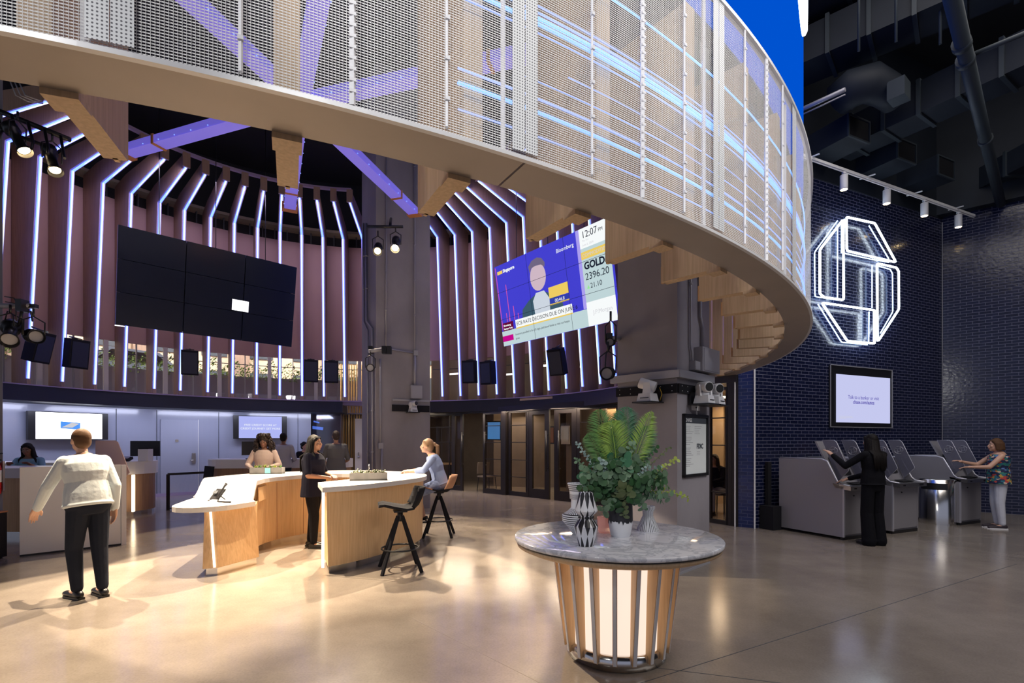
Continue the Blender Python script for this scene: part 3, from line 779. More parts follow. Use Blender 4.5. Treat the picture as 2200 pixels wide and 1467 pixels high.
for k in range(-6, 17):
    a = -66.6 + 5.2 * k
    if a > 8: break
    R = math.radians(a); er = Vector((math.cos(R), math.sin(R), 0)); et = Vector((-er.y, er.x, 0))
    prof = [(7.44, 2.80), (7.90, 2.80), (7.90, 2.83), (8.05, 2.86), (8.05, 4.15), (7.44, 4.15)]
    b = MB(); c = Vector((CX, CY, 0))
    b.prism([c + er * r + et * -.045 + Vector((0, 0, z)) for r, z in prof], et * .09)
    rb = b.build('rib', 'oak_pale', ring, True)
    b = MB(); b.bar(c + er * 7.435 + Vector((0, 0, 2.80)), c + er * 7.435 + Vector((0, 0, 2.93)), .035, .02, et); b.build('slot', 'oak', rb, True)
    b = MB(); b.bar(c + er * 7.80 + Vector((0, 0, 2.79)), c + er * 7.90 + Vector((0, 0, 2.79)), .11, .025); b.build('block', 'oak_pale', rb, True)
for z, m, r, s0_ in ((3.08, 'streak_glow', .008, -62), (2.97, 'led_soft', .004, -62), (3.14, 'led_soft', .005, -62), (3.22, 'led_soft', .003, -60), (3.30, 'led_soft', .003, -58), (3.44, 'led_soft', .004, -74), (3.48, 'streak_glow', .008, -62), (3.505, 'streak_glow', .008, -60), (3.53, 'led_soft', .005, -76), (3.56, 'led_soft', .004, -64), (3.80, 'streak_glow', .006, -60)):
    b = MB(); b.tube(arc(8.085, z, s0_, a1, 90), r, 6); b.build('reflected_streak', m, ring, True)  # glowing tubes stand in for LED light reflected on the mesh
b = MB(); arcbox(b, 8.0, 8.075, 4.22, 7.4, a0, a1, 110); b.build('video_band', 'blue_wall_led', ring, True)
b = MB(); arcbox(b, 7.90, 7.99, 4.22, 7.4, a0, a1, 110); b.build('band_back', 'dark_grey', ring, True)
# white letter stroke on the video band
b = MB(); s = []
aS = ang(1722, 8.08, True)
for k in range(17):
    w = PI * k / 16; s.append(polar(aS + 3.4 * math.cos(w), 8.085, 6.2 - .75 * math.sin(w)))
b.tube([s[0] + Vector((0, 0, 1.0))] + s + [s[-1] + Vector((0, 0, 1.0))], .03, 6); b.build('letter_stroke', 'neon', ring, True)

# ================================================================== star truss
hub = at(645, 220, 7.41)
star = thing('star_truss', 'six armed translucent truss glowing violet inside the ring canopy', 'truss', hub)
b = MB(); b.lathe([(.22, -.08), (.26, -.06), (.26, .06), (.22, .08)], 12, (0, 0, 0)); b.build('hub', 'truss', star)
for k, a in enumerate((160, 115.6, 74.8, -16, -62, -106)):
    R = math.radians(a); d = Vector((math.cos(R), math.sin(R), 0)); n = Vector((-d.y, d.x, 0))
    L = 3.64
    b = MB()
    for s in (-.10, .10): b.bar(d * .25 + n * s, d * L + n * s, .02, .12)
    b.bar(d * .25 + Vector((0, 0, -.06)), d * L + Vector((0, 0, -.06)), .22, .012)
    am = b.build('arm', 'truss', star)
    for q in (L, L - .76):
        b = MB(); b.bar(d * q, d * (q + (.14 if q == L else .05)), .30 if q == L else .24, .16); b.build('end_cap', 'truss_cap', am)
    b = MB()
    for j in range(9):
        for s in (-.115, .115): b.ball(d * (.6 + j * .36) + n * s + Vector((0, 0, -.04)), .011, sub=1)
    b.build('bolts', 'led_soft', am)
# ================================================================== helpers for solids between two outlines
def loft(mb, lo, hi, z0, z1, caps=True):
    A = [mb.bm.verts.new((p[0], p[1], z0)) for p in lo]; B = [mb.bm.verts.new((p[0], p[1], z1)) for p in hi]
    n = len(A)
    for i in range(n):
        f = mb.bm.faces.new((A[i], A[(i + 1) % n], B[(i + 1) % n], B[i])); f.material_index = mb.mi
    if caps:
        mb.bm.faces.new(A[::-1]); mb.bm.faces.new(B)
    return mb
def inset(poly, d):
    n = len(poly); out = []; ar = sum(poly[i][0] * poly[(i + 1) % n][1] - poly[(i + 1) % n][0] * poly[i][1] for i in range(n))
    s = 1 if ar > 0 else -1
    for i in range(n):
        p0, p, p1 = Vector(poly[i - 1]), Vector(poly[i]), Vector(poly[(i + 1) % n])
        e0, e1 = (p - p0).normalized(), (p1 - p).normalized()
        n0, n1 = Vector((-e0.y, e0.x)) * s, Vector((-e1.y, e1.x)) * s
        m = (n0 + n1).normalized(); k = d / max(.35, m.dot(n0)); out.append(tuple(p + m * k))
    return out
def smooth_line(pts, n=4):
    """open Catmull-Rom through 2D points"""
    P = [Vector(p) for p in pts]; out = []
    for i in range(len(P) - 1):
        a = P[i - 1] if i else P[0] * 2 - P[1]; b_, c = P[i], P[i + 1]; d = P[i + 2] if i + 2 < len(P) else c * 2 - b_
        for k in range(n):
            t = k / n
            out.append(tuple(.5 * ((2 * b_) + (c - a) * t + (2 * a - 5 * b_ + 4 * c - d) * t * t + (3 * b_ - a - 3 * c + d) * t ** 3)))
    out.append(tuple(P[-1])); return out

# ================================================================== concierge desk
desk = thing('service_desk', 'curved oak service desk with thick white top and chrome base under the lamps', 'desk', (-2.9, 7.4, 0))
outer = smooth_line([(-2.21, 5.97), (-1.95, 6.25), (-1.72, 6.62), (-1.5, 7.1), (-1.34, 7.6), (-1.34, 8.05), (-1.5, 8.55), (-1.85, 8.95), (-2.35, 9.25), (-2.95, 9.38), (-3.6, 9.2), (-4.1, 8.8), (-4.42, 8.2), (-4.5, 7.5)], 3)
inner = smooth_line([(-3.48, 7.0), (-3.55, 7.5), (-3.4, 8.0), (-3.1, 8.35), (-2.65, 8.4), (-2.3, 8.15), (-2.2, 7.6), (-2.35, 7.1), (-2.54, 6.7)], 3)
top_poly = outer + inner
b = MB(); b.slab(top_poly, .985, 1.045); b.build('high_top', 'white_top', desk, True, bevel=.012)
body = inset(top_poly, .05)
b = MB(); loft(b, inset(top_poly, .07), body, .09, .985); b.build('high_body', 'oak', desk, True)
b = MB(); b.slab(inset(top_poly, .10), 0, .09); b.build('toe_kick', 'chrome', desk, True)
low = smooth_line([(-3.28, 6.55), (-3.42, 6.15), (-3.7, 5.92), (-4.0, 6.02), (-4.17, 6.45), (-4.33, 7.0)], 3)
b = MB(); b.slab(low + [(-4.42, 7.15), (-3.42, 6.75)], .755, .815); b.build('low_top', 'white_top', desk, True, bevel=.012)
b = MB(); N = 8
for k in range(N):       # the top sweeps down like a slide
    def pt(t, e):
        s = t * t * (3 - 2 * t)
        A, B = (Vector((-4.5, 7.5, 1.045)), Vector((-4.42, 7.1, .815))) if e == 0 else (Vector((-3.48, 7.0, 1.045)), Vector((-3.40, 6.7, .815)))
        q = A.lerp(B, t); q.z = A.z + (B.z - A.z) * s; return q
    p = [pt(k / N, 0), pt(k / N, 1), pt((k + 1) / N, 1), pt((k + 1) / N, 0)]
    b.hexa([q - Vector((0, 0, .06)) for q in p] + p)
b.build('ramp_top', 'white_top', desk, True)
lo_b = [(-3.27, 6.62), (-3.47, 6.05), (-3.62, 5.99), (-3.67, 6.12), (-3.90, 6.5), (-4.15, 7.1), (-4.38, 7.6), (-3.72, 7.45)]
lo_t = [(-3.36, 6.72), (-3.60, 6.22), (-3.68, 6.17), (-3.76, 6.26), (-3.91, 6.5), (-4.18, 7.0), (-4.40, 7.5), (-3.55, 7.15)]
b = MB(); loft(b, lo_b, lo_t, .09, .756); b.build('low_body', 'oak', desk, True)
b = MB(); b.slab(inset(lo_b, .03), 0, .09); b.build('toe_kick', 'chrome', desk, True)
b = MB(); b.bar(Vector((-3.500, 6.025, .10)), Vector((-3.640, 6.18, .75)), .022, .014, (0, -1, 0)); b.build('light_strip', 'white_led', desk, True)
b = MB(); b.bar(Vector((-2.235, 6.05, .09)), Vector((-2.225, 6.035, .985)), .028, .02, (0, -1, 0)); b.build('light_strip', 'white_led', desk, True)
q0, q1 = Vector((-3.50, 7.12, .78)), Vector((-3.56, 7.5, .78))
b = MB(); b.bar(q0 + Vector((-.028, 0, .06)), q1 + Vector((-.036, 0, .06)), .014, .2); b.build('drawer', 'oak', desk, True)
for k in range(4):
    a, c = inner[4 + k * 3], inner[5 + k * 3]
    b = MB(); b.bar((a[0], a[1], .12), (a[0], a[1], .96), .006, .006); b.build('panel_joint', 'leather', desk, True, kind=None)

def planter(loc, rz, label, kind):
    t = thing('planter_box', label, 'planter', loc, rz)
    b = MB(); w, d, h, k = .50, .17, .105, .02
    for c, s in (((0, 0, k / 2), (w, d, k)), ((0, -d / 2 + k / 2, h / 2), (w, k, h)), ((0, d / 2 - k / 2, h / 2), (w, k, h)), ((-w / 2 + k / 2, 0, h / 2), (k, d - 2 * k, h)), ((w / 2 - k / 2, 0, h / 2), (k, d - 2 * k, h))): b.box(c, s)
    b.build('trough', 'pot_grey', t)
    b = MB(); b.box((0, 0, .08), (w - .05, d - .05, .02)); b.build('soil', 'leather', t)
    rnd = random.Random(5 if kind else 9)
    for i in range(6 if kind else 9):
        b = MB(); cx = -.19 + (.076 if kind else .047) * i; cy = rnd.uniform(-.03, .03)
        for j in range(22):
            a = rnd.uniform(0, 2 * PI); e = rnd.uniform(.2, 1.3); L = rnd.uniform(.05, .085) if kind else rnd.uniform(.03, .07)
            d = Vector((math.cos(a) * math.cos(e), math.sin(a) * math.cos(e), math.sin(e))); sd = d.cross(Vector((0, 0, 1))).normalized() * .009
            o = Vector((cx, cy, .085))
            b.face([o, o + d * L * .5 + sd, o + d * L, o + d * L * .5 - sd])
            if not kind and j % 3 == 0: b.ball(o + d * L, .009, sub=1)
        b.build('succulent' if kind else 'herb', ('succulent' if i % 2 else 'leaf_yellow') if kind else ('herb_pale' if i % 2 else 'leaf_olive'), t)
    return t
p1 = planter((-4.02, 8.42, 1.045), math.radians(8), 'grey trough of small succulents with a pale blue card on its front', True)
b = MB(); b.box((.03, -.09, .055), (.085, .006, .085)); b.build('card', 'card_cyan', p1)
planter((-1.98, 7.08, 1.045), math.radians(14), 'grey trough of pale low herbs on the desk wing beside the woman in navy', False)
t = thing('desk_phone', 'dark desk phone tilted on a stand on the low white wing of the desk', 'phone', (-3.78, 6.55, .815), math.radians(-20))
b = MB(); b.box((0, .02, .09), (.15, .014, .16), rot=Euler((-.75, 0, 0))); b.build('body', 'phone', t, bevel=.004)
b = MB(); b.box((-.02, .002, .118), (.07, .006, .045), rot=Euler((-.75, 0, 0))); b.build('display', 'dark_grey', t)
b = MB(); b.tube([(.06, -.05, .05), (.07, 0, .12), (.07, .05, .18), (.065, .09, .22)], [.018, .011, .011, .018]); b.build('handset', 'phone', t)
b = MB(); b.tube([(-.08, -.06, .01), (0, .05, .07), (.09, -.06, .01)], .007, 6); b.tube([(0, .05, .07), (0, .13, .008)], .007, 6); b.tube([(.1, -.06, .01), (.22, -.07, .008), (.30, -.05, .008)], .012, 6); b.build('stand', 'phone', t)
t = thing('counter_display', 'small upright tablet on a black foot on the desk before the seated woman', 'tablet', (-2.45, 8.78, 1.045), math.radians(60))
b = MB(); b.box((0, 0, .01), (.26, .18, .02)); b.build('foot', 'black', t)
b = MB(); b.tube([(0, 0, .02), (0, 0, .14)], .01); b.build('stem', 'steel', t)
b = MB(); b.box((0, 0, .20), (.05, .008, .15), rot=Euler((-.1, 0, 0))); b.build('screen', 'glass_clear', t)

# ================================================================== bar stools
def make_stool():
    t = thing('bar_stool', 'x', 'stool')
    b = MB()                                         # shell: seat pan rising into a curved back
    rows = []
    prof = [(-.26, .79, .15), (-.20, .80, .20), (-.08, .77, .23), (.06, .742, .24), (.15, .755, .245), (.21, .80, .245), (.25, .88, .24), (.285, .98, .21), (.295, 1.02, .16)]
    for y, z, w in prof:
        row = []
        for k in range(9):
            s = (k - 4) / 4
            up = .035 * s * s if y < .18 else 0
            fw = -.10 * s * s if y > .18 else 0
            row.append(Vector((s * w, y + fw, z + up)))
        rows.append(row)
    for th in (0, 1):
        V = [[b.bm.verts.new(p + (Vector((0, 0, -.018)) if th and i < 5 else Vector((0, .018, 0)) if th else Vector())) for p in r] for i, r in enumerate(rows)]
        for i in range(len(V) - 1):
            for k in range(8):
                q = (V[i][k], V[i][k + 1], V[i + 1][k + 1], V[i + 1][k]); f = b.bm.faces.new(q if th else q[::-1]); f.smooth = True
        if th == 0: V0 = V
    edge = lambda V: [V[0][k] for k in range(9)] + [V[i][8] for i in range(1, len(V))] + [V[-1][k] for k in range(7, -1, -1)] + [V[i][0] for i in range(len(V) - 2, 0, -1)]
    e0, e1 = edge(V0), edge(V)
    for i in range(len(e0)): b.bm.faces.new((e0[i], e0[(i + 1) % len(e0)], e1[(i + 1) % len(e0)], e1[i]))
    shell = b.build('shell', 'black_satin', t)
    b = MB(); b.tube([(0, 0, .60), (0, 0, .735)], .035, 12); b.box((0, 0, .725), (.16, .16, .02)); b.build('swivel', 'black', t)
    for k in range(4):
        a = PI / 4 + k * PI / 2; d = Vector((math.cos(a), math.sin(a), 0))
        b = MB(); b.bar(d * .035 + Vector((0, 0, .66)), d * .33, .032, .032, d.cross(Vector((0, 0, 1)))); b.build('leg', 'black_satin', t)
    b = MB(); b.tube([Vector((.225 * math.cos(2 * PI * k / 32), .225 * math.sin(2 * PI * k / 32), .27)) for k in range(32)], .011, 8, close=True); b.build('foot_ring', 'black', t)
    return t
st = make_stool(); put(st, (-1.38, 6.32, 0), math.radians(-72)); st['label'] = 'empty black bar stool with moulded shell in front of the desk wing'
st2 = copy_tree(st); put(st2, (-1.22, 8.55, 0), math.radians(-88)); st2['label'] = 'bar stool with tan inner back that the woman in light blue sits on'
for c in st2.children:
    if c.name.startswith('shell'):
        c.data = c.data.copy(); c.data.materials.clear(); c.data.materials.append(M['black_satin']); c.data.materials.append(M['fabric_tan'])
        for p in c.data.polygons:
            if p.center.z > .80: p.material_index = 1

# ================================================================== round table
TC = Vector((.785, 3.87, 0)); TH = .88
tb = thing('round_table', 'round marble topped table on a glowing drum base with oak slats', 'table', TC)
b = MB(); b.lathe([(.73, .85), (.762, .852), (.765, .858), (.765, .876), (.76, TH), (.3, TH), (.001, TH)], 96); b.build('marble_top', 'marble', tb)
b = MB(); b.lathe([(.73, .84), (.755, .842), (.755, .852), (.70, .852)], 96); b.build('shadow_gap', 'black', tb)
b = MB(); b.lathe([(.40, .74), (.52, .755), (.69, .79), (.745, .815), (.75, .84), (.5, .843)], 96); b.build('wood_rim', 'oak_pale', tb)
b = MB(); b.lathe([(.335, .10), (.365, .76)], 64); b.build('glow_drum', 'warm_glow', tb)
b = MB(); b.lathe([(.355, 0), (.365, .004), (.365, .105), (.33, .11)], 64); b.build('chrome_base', 'chrome', tb)
NS = 18
for k in range(NS):
    a = 2 * PI * (k + .38) / NS - PI / 2; d = Vector((math.cos(a), math.sin(a), 0)); n = Vector((-d.y, d.x, 0)) * .016
    b = MB(); P = [d * .34 + Vector((0, 0, .07)), d * .385 + Vector((0, 0, .05)), d * .47 + Vector((0, 0, .78)), d * .36 + Vector((0, 0, .78))]
    b.prism([p - n for p in P], n * 2); s = b.build('slat', 'oak', tb)
    b = MB(); b.bar(d * .388 + Vector((0, 0, .055)), d * .473 + Vector((0, 0, .765)), .024, .006, d); b.build('edge_trim', 'post_white', s)

def ontable(x, y): return fl(x, y, TH)
def vase(label, px, prof, m, n=40, name='vase', cat='vase', smooth=True):
    t = thing(name, label, cat, ontable(*px))
    b = MB(); b.lathe(prof, n, caps=False, smooth=smooth); b.lathe([(prof[0][0], prof[0][1]), (.001, prof[0][1] + .002)], n, caps=False)
    b.lathe([(prof[-1][0], prof[-1][1]), (prof[-1][0] * .86, prof[-1][1] - .003), (prof[-1][0] * .8, prof[-1][1] - .12)], n, caps=False)
    b.build('body', m, t); return t
t = vase('faceted white vase with black triangles, foremost on the marble table', (1259, 1172), [(.050, 0), (.066, .06), (.082, .135), (.062, .165), (.046, .185), (.046, .205), (.068, .225), (.080, .240), (.064, .30), (.048, .362), (.040, .366)], 'vase_tri', 20, smooth=False)
b = MB()
for k in range(14):
    a = 2 * PI * k / 14; b.ball((math.cos(a) * .047, math.sin(a) * .047, .195), .008, sub=1)
b.build('bead_band', 'vase_black', t)
vase('tall white vase with black rings and fine lines behind the triangle vase', (1241, 1146), [(.040, 0), (.070, .045), (.118, .10), (.120, .145), (.075, .175), (.052, .20), (.050, .27), (.075, .37), (.080, .385), (.076, .39)], 'vase_mix', 64)
vase('small hourglass vase with black upright lines right of the plant pot', (1392, 1139), [(.088, 0), (.086, .012), (.040, .12), (.036, .135), (.055, .175), (.056, .19), (.05, .195)], 'vase_vert', 48)
t = thing('glass_votive', 'small faceted pink glass box glowing behind the vases', 'glass box', ontable(1298, 1144), .5)
b = MB(); b.lathe([(.048, 0), (.055, .02), (.060, .12), (.055, .125)], 6, smooth=False); b.build('body', 'pink_glass', t)

# ---- the foliage arrangement
pot = thing('plant_arrangement', 'black and white dipped pot with palm fronds and eucalyptus on the marble table', 'plant', ontable(1333, 1151))
b = MB(); b.lathe([(.066, 0), (.074, .01), (.090, .10), (.091, .12)], 40, caps=False); b.lathe([(.066, 0), (.001, .001)], 40, caps=False); pb = b.build('pot', 'vase_white', pot)
b = MB(); n = 60; rnd = random.Random(2)
z0 = [.105 + rnd.uniform(-.018, .018) for _ in range(n)]
for k in range(n):
    a, c = 2 * PI * k / n, 2 * PI * (k + 1) / n
    def q(w, z, r=None):
        rr = (.0905 + .0015 * math.sin((z - .1) * 9)) + .0012 if r is None else r
        return Vector((math.cos(w) * rr, math.sin(w) * rr, z))
    b.face([q(a, z0[k]), q(c, z0[(k + 1) % n]), q(c, .25, .088), q(a, .25, .088)])
b.build('black_glaze', 'vase_black', pot)
b = MB(); b.lathe([(.086, .25), (.080, .24), (.05, .235), (.001, .235)], 40, caps=False); b.build('soil', 'leather', pot)
pD = ontable(1333, 1151).y
def plt(x, y, dD=0.0):
    """pot-local point seen at a pixel, dD metres behind the pot axis"""
    return at(x, y, pD + dD) - ontable(1333, 1151)
def palm(tip, m, droop=.10, wid=.15, dD=0.0, n=44, root=(0, 0, .24)):
    b = MB(); R = Vector(root); T = plt(*tip, dD); c = R.lerp(T, .55) + Vector((0, 0, droop))
    B = lambda t: R * (1 - t) ** 2 + c * 2 * t * (1 - t) + T * t * t
    b.tube([B(k / 12) for k in range(13)], [.006 * (1 - .75 * k / 12) for k in range(13)], 6)
    rn = random.Random(hash(tip) % 1000)
    for k in range(n):
        t = .30 + .69 * k / (n - 1); p = B(t); d = (B(min(1, t + .02)) - B(t - .02)).normalized()
        side = d.cross(Vector((.15, -1, .1))).normalized(); w = wid * math.sin(min(1, (t - .26) / .74 * 1.02) * PI) ** .55 * (1 - .35 * t)
        for s in (-1, 1):
            tipv = p + side * s * w + d * w * .75 + Vector((0, rn.uniform(-.03, .03), -.015)); mid = p.lerp(tipv, .45) + Vector((0, 0, .006)); h = d * .0046
            b.face([p - h, mid - h * 1.1, tipv, mid + h * 1.1])
    b.build('palm_frond', m, pot)
palm((1284, 878), 'palm_mid', .05, .17, .03); palm((1312, 905), 'palm_light', .12, .17, -.06, 40); palm((1347, 872), 'palm_dark', .05, .17, .05)
palm((1400, 882), 'palm_light', .02, .13, 0); palm((1396, 915), 'palm_dark', .06, .15, .06); palm((1330, 880), 'palm_mid', .02, .15, .1); palm((1262, 930), 'palm_mid', .1, .12, .1)
palm((1424, 1080), 'palm_dark', .22, .07, -.05, 26); palm((1440, 1050), 'palm_mid', .25, .06, .05, 26)
def branch(tip, m, leaf=.02, dD=0.0, n=16, bow=.08, rnd_leaf=True, start=.3, root=(0, 0, .24), aspect=.8):
    b = MB(); R = Vector(root) + Vector((random.uniform(-.05, .05), random.uniform(-.05, .05), 0)); T = plt(*tip, dD)
    c = R.lerp(T, .5) + Vector((0, 0, bow)); B = lambda t: R * (1 - t) ** 2 + c * 2 * t * (1 - t) + T * t * t
    b.tube([B(k / 10) for k in range(11)], .0025, 5)
    for k in range(n):
        t = start + (1 - start) * k / (n - 1); p = B(t); d = (B(min(1, t + .03)) - B(t - .03)).normalized()
        o = d.orthogonal(); o.rotate(Matrix.Rotation(k * 2.4 + random.random(), 3, d)); o.normalize()
        s = leaf * random.uniform(.7, 1.2); q = p + o * s * 1.1; nrm = (d * .5 + Vector((random.gauss(0, .4), -1, random.gauss(0, .4)))).normalized()
        x = (o - nrm * o.dot(nrm)).normalized(); y = nrm.cross(x)
        b.face([q + x * math.cos(w) * s + y * math.sin(w) * s * aspect for w in [2 * PI * i / 8 for i in range(8)]])
    b.build('leafy_branch', m, pot)
random.seed(11)
for i in range(46):          # dense core of broad leaves
    w = random.uniform(-.15, PI + .15); rr = random.uniform(40, 105); tip = (1338 + rr * math.cos(w), 1040 - rr * .85 * math.sin(w) + random.uniform(0, 40))
    branch(tip, random.choice(('leaf_deep', 'leaf_deep', 'leaf_olive', 'leaf_euc', 'palm_dark')), random.uniform(.022, .036), random.uniform(-.17, .15), 14, bow=.08, start=.35)
for tip, m, lf, dD in (((1250, 1010), 'leaf_euc', .026, -.1), ((1235, 985), 'leaf_euc', .014, .05), ((1238, 950), 'leaf_silver', .012, .05), ((1290, 985), 'leaf_silver', .016, -.16),
                       ((1300, 1030), 'leaf_euc', .028, -.16), ((1322, 990), 'leaf_deep', .032, -.17), ((1345, 1000), 'leaf_euc', .026, -.15), ((1370, 985), 'leaf_deep', .03, -.1),
                       ((1395, 1000), 'leaf_silver', .014, -.12), ((1420, 1000), 'leaf_silver', .010, -.05), ((1440, 960), 'leaf_olive', .010, 0), ((1455, 985), 'leaf_yellow', .014, 0),
                       ((1480, 1070), 'leaf_yellow', .014, 0), ((1425, 1045), 'leaf_deep', .022, -.1), ((1380, 1040), 'leaf_deep', .034, -.16), ((1270, 1060), 'leaf_deep', .03, -.05),
                       ((1295, 1100), 'leaf_euc', .028, -.12), ((1320, 1095), 'leaf_deep', .03, -.14), ((1268, 985), 'leaf_deep', .024, .05), ((1300, 950), 'leaf_deep', .028, .04),
                       ((1360, 950), 'leaf_euc', .022, -.05), ((1410, 960), 'leaf_deep', .018, .05), ((1255, 1035), 'leaf_olive', .03, 0), ((1345, 1060), 'leaf_olive', .036, -.17),
                       ((1365, 1075), 'leaf_deep', .03, -.16), ((1400, 1030), 'leaf_euc', .024, -.14), ((1315, 1040), 'leaf_deep', .034, -.12), ((1340, 965), 'leaf_deep', .03, -.1), ((1385, 1095), 'leaf_euc', .026, -.06), ((1340, 1110), 'leaf_olive', .022, -.13)):
    branch(tip, m, lf, dD, 26 if lf < .02 else 18, bow=.14 if tip[1] > 1020 else .05)

# ================================================================== tilted video walls
def videowall(name, label, BL, BR, h, tilt, face_m):
    u = (BR - BL); L = u.length; u.normalize(); n = Vector((u.y, -u.x, 0))
    if n.dot(-BL) < 0: n = -n
    up = (Vector((0, 0, 1)) * math.cos(tilt) + n * math.sin(tilt)).normalized(); out = u.cross(up).normalized()
    t = thing(name, label, 'video wall', (BL + BR) / 2)
    P = lambda a, c, o=0.0: BL + u * (a * L) + up * (c * h) + out * o
    for i in range(3):
        for j in range(3):
            b = MB(); g = .0025; b.hexa([P(i / 3 + g, j / 3 + g, -.08), P((i + 1) / 3 - g, j / 3 + g, -.08), P((i + 1) / 3 - g, j / 3 + g, 0), P(i / 3 + g, j / 3 + g, 0),
                    P(i / 3 + g, (j + 1) / 3 - g, -.08), P((i + 1) / 3 - g, (j + 1) / 3 - g, -.08), P((i + 1) / 3 - g, (j + 1) / 3 - g, 0), P(i / 3 + g, (j + 1) / 3 - g, 0)])
            b.build('screen_panel', face_m, t, True)
    b = MB(); b.hexa([P(.02, .02, -.16), P(.98, .02, -.16), P(.98, .02, -.085), P(.02, .02, -.085), P(.02, .98, -.16), P(.98, .98, -.16), P(.98, .98, -.085), P(.02, .98, -.085)]); b.build('back_frame', 'screen_side', t, True)
    for a in (.2, .5, .8):
        b = MB(); b.tube([P(a, .95, -.12), P(a, 1.0, -.12) + Vector((0, 0, 10 - P(a, 1, 0).z))], .009); b.build('hanger_rod', 'black', t, True)
    return t, P, u, up, L
z = 4.17
BL, BR = at(247, 700, 11.4), at(627, 743, 14.2); BL.z = BR.z = z
t, P, u_, up_, L_ = videowall('video_wall', 'dark blank tilted video wall of nine panels over the left curve', BL, BR, 2.16, .165, 'screen_black')
b = MB(); b.hexa([P(.60, .345, .001), P(.70, .345, .001), P(.70, .345, .004), P(.60, .345, .004), P(.60, .47, .001), P(.70, .47, .001), P(.70, .47, .004), P(.60, .47, .004)])
b.build('white_window', 'white_glow', t, True)
b = MB(); b.hexa([P(.0, -.012, .0), P(.045, -.012, .0), P(.045, -.012, -.03), P(0, -.012, -.03), P(0, -.002, 0), P(.045, -.002, 0), P(.045, -.002, -.03), P(0, -.002, -.03)]); b.build('status_bar', 'white_glow', t, True)
def em(name, c, s=1.0):
    m = mat(name, (0, 0, 0), .3, emit=c, es=s); m.node_tree.nodes['Principled BSDF'].inputs['Specular IOR Level'].default_value = .15; return m
em('tv_blue', (.055, .05, .62)); em('tv_grey', (.52, .66, .68)); em('tv_white', (.93, .96, .96)); em('tv_yellow', (.85, .60, .12)); em('tv_magenta', (.55, .0, .25)); em('tv_black', (.01, .015, .03))
em('tv_skin', (.62, .47, .55)); em('tv_suit', (.045, .10, .14)); em('tv_shirt', (.60, .66, .74)); em('tv_hair', (.16, .13, .22)); em('tv_red', (.75, .10, .35)); em('tv_dkred', (.12, .0, .03)); em('tv_green', (.3, .8, .3)); em('tv_lilac', (.40, .34, .85)); em('tv_deep', (.03, .05, .40)); em('ppl_blue', (.42, .46, .90)); em('atm_screen', (.56, .58, .86)); em('atm_ink', (.10, .08, .42)); em('tv_ltgrey', (.62, .62, .66))
BL, BR = at(1083, 740, 13.37), at(1328, 693, 10.4); BL.z = BR.z = 4.04
t, P, u_, up_, L_ = videowall('video_wall', 'tilted news video wall with a market price column between the columns', BL, BR, 2.02, .165, 'tv_blue')
H = 2.02
def rect(x0, y0, x1, y1, m, o, name='graphic'):
    b = MB(); b.face([P(x0, y0, o), P(x1, y0, o), P(x1, y1, o), P(x0, y1, o)]); return b.build(name, m, t, True)
def blob(pts, m, o, name='graphic'):
    b = MB(); b.face([P(x, y, o) for x, y in pts]); return b.build(name, m, t, True)
rect(0, 0, .79, .185, 'tv_grey', .002, 'ticker_band'); rect(.79, 0, 1, 1, 'tv_grey', .002, 'price_column'); rect(.79, .80, 1, 1, 'tv_white', .003, 'clock_field'); rect(.79, .0, 1, .25, 'tv_white', .003, 'sponsor_field')
rect(.79, .69, 1, .765, 'tv_yellow', .003, 'heading_band'); rect(.765, .19, .79, 1, 'tv_lilac', .002, 'graphic'); rect(.0, .055, .115, .125, 'tv_magenta', .003, 'ticker_tag')
circ = lambda cx, cy, rx, ry, n=24: [(cx + rx * math.cos(2 * PI * k / n), cy + ry * math.sin(2 * PI * k / n)) for k in range(n)]
blob([(.22, .19), (.24, .38), (.31, .46), (.37, .50), (.47, .50), (.53, .45), (.60, .38), (.62, .19)], 'tv_suit', .003, 'presenter_jacket')
blob([(.36, .19), (.35, .44), (.385, .52), (.46, .52), (.50, .42), (.49, .19)], 'tv_shirt', .004, 'presenter_shirt')
blob(circ(.42, .69, .072, .155), 'tv_skin', .005, 'presenter_face'); blob([(.35, .76), (.345, .84), (.38, .89), (.43, .905), (.47, .88), (.495, .82), (.49, .77), (.46, .81), (.41, .82), (.37, .81)], 'tv_hair', .006, 'presenter_hair')
rect(.155, .19, .68, .285, 'tv_white', .007, 'headline_band'); rect(.155, .175, .68, .19, 'tv_yellow', .007, 'headline_line'); rect(.50, .41, .665, .53, 'tv_yellow', .007, 'countdown_tag'); rect(.50, .33, .665, .345, 'tv_yellow', .007, 'countdown_line'); rect(.50, .345, .665, .405, 'tv_deep', .007, 'countdown_field')
rect(.02, .185, .13, .285, 'tv_dkred', .007, 'programme_tag'); rect(.03, .885, .085, .925, 'tv_yellow', .007, 'channel_tag')
b = MB()
for x, y0, y1 in ((.012, .2, .98), (.07, .29, .40), (.10, .29, .74), (.095, .29, .34), (.15, .29, .46), (.19, .29, .36), (.60, .20, .26), (.64, .20, .25)):
    b.face([P(x, y0, .0065), P(x + .006, y0, .0065), P(x + .006, y1, .0065), P(x, y1, .0065)])
b.build('chart_bars', 'tv_red', t, True)
b = MB()
for q in (1 / 3, 2 / 3):
    b.face([P(q - .0012, 0, .012), P(q + .0012, 0, .012), P(q + .0012, 1, .012), P(q - .0012, 1, .012)]); b.face([P(0, q - .002, .012), P(1, q - .002, .012), P(1, q + .002, .012), P(0, q + .002, .012)])
b.build('panel_gaps', 'tv_black', t, True)
def tx(s, x, y, size, m, bold=0.0, align='LEFT'): text(s, size * .82, m, plane_mtx(P(x, y, .009), u_, up_), t, 'lettering', .0005, align, bold=bold)
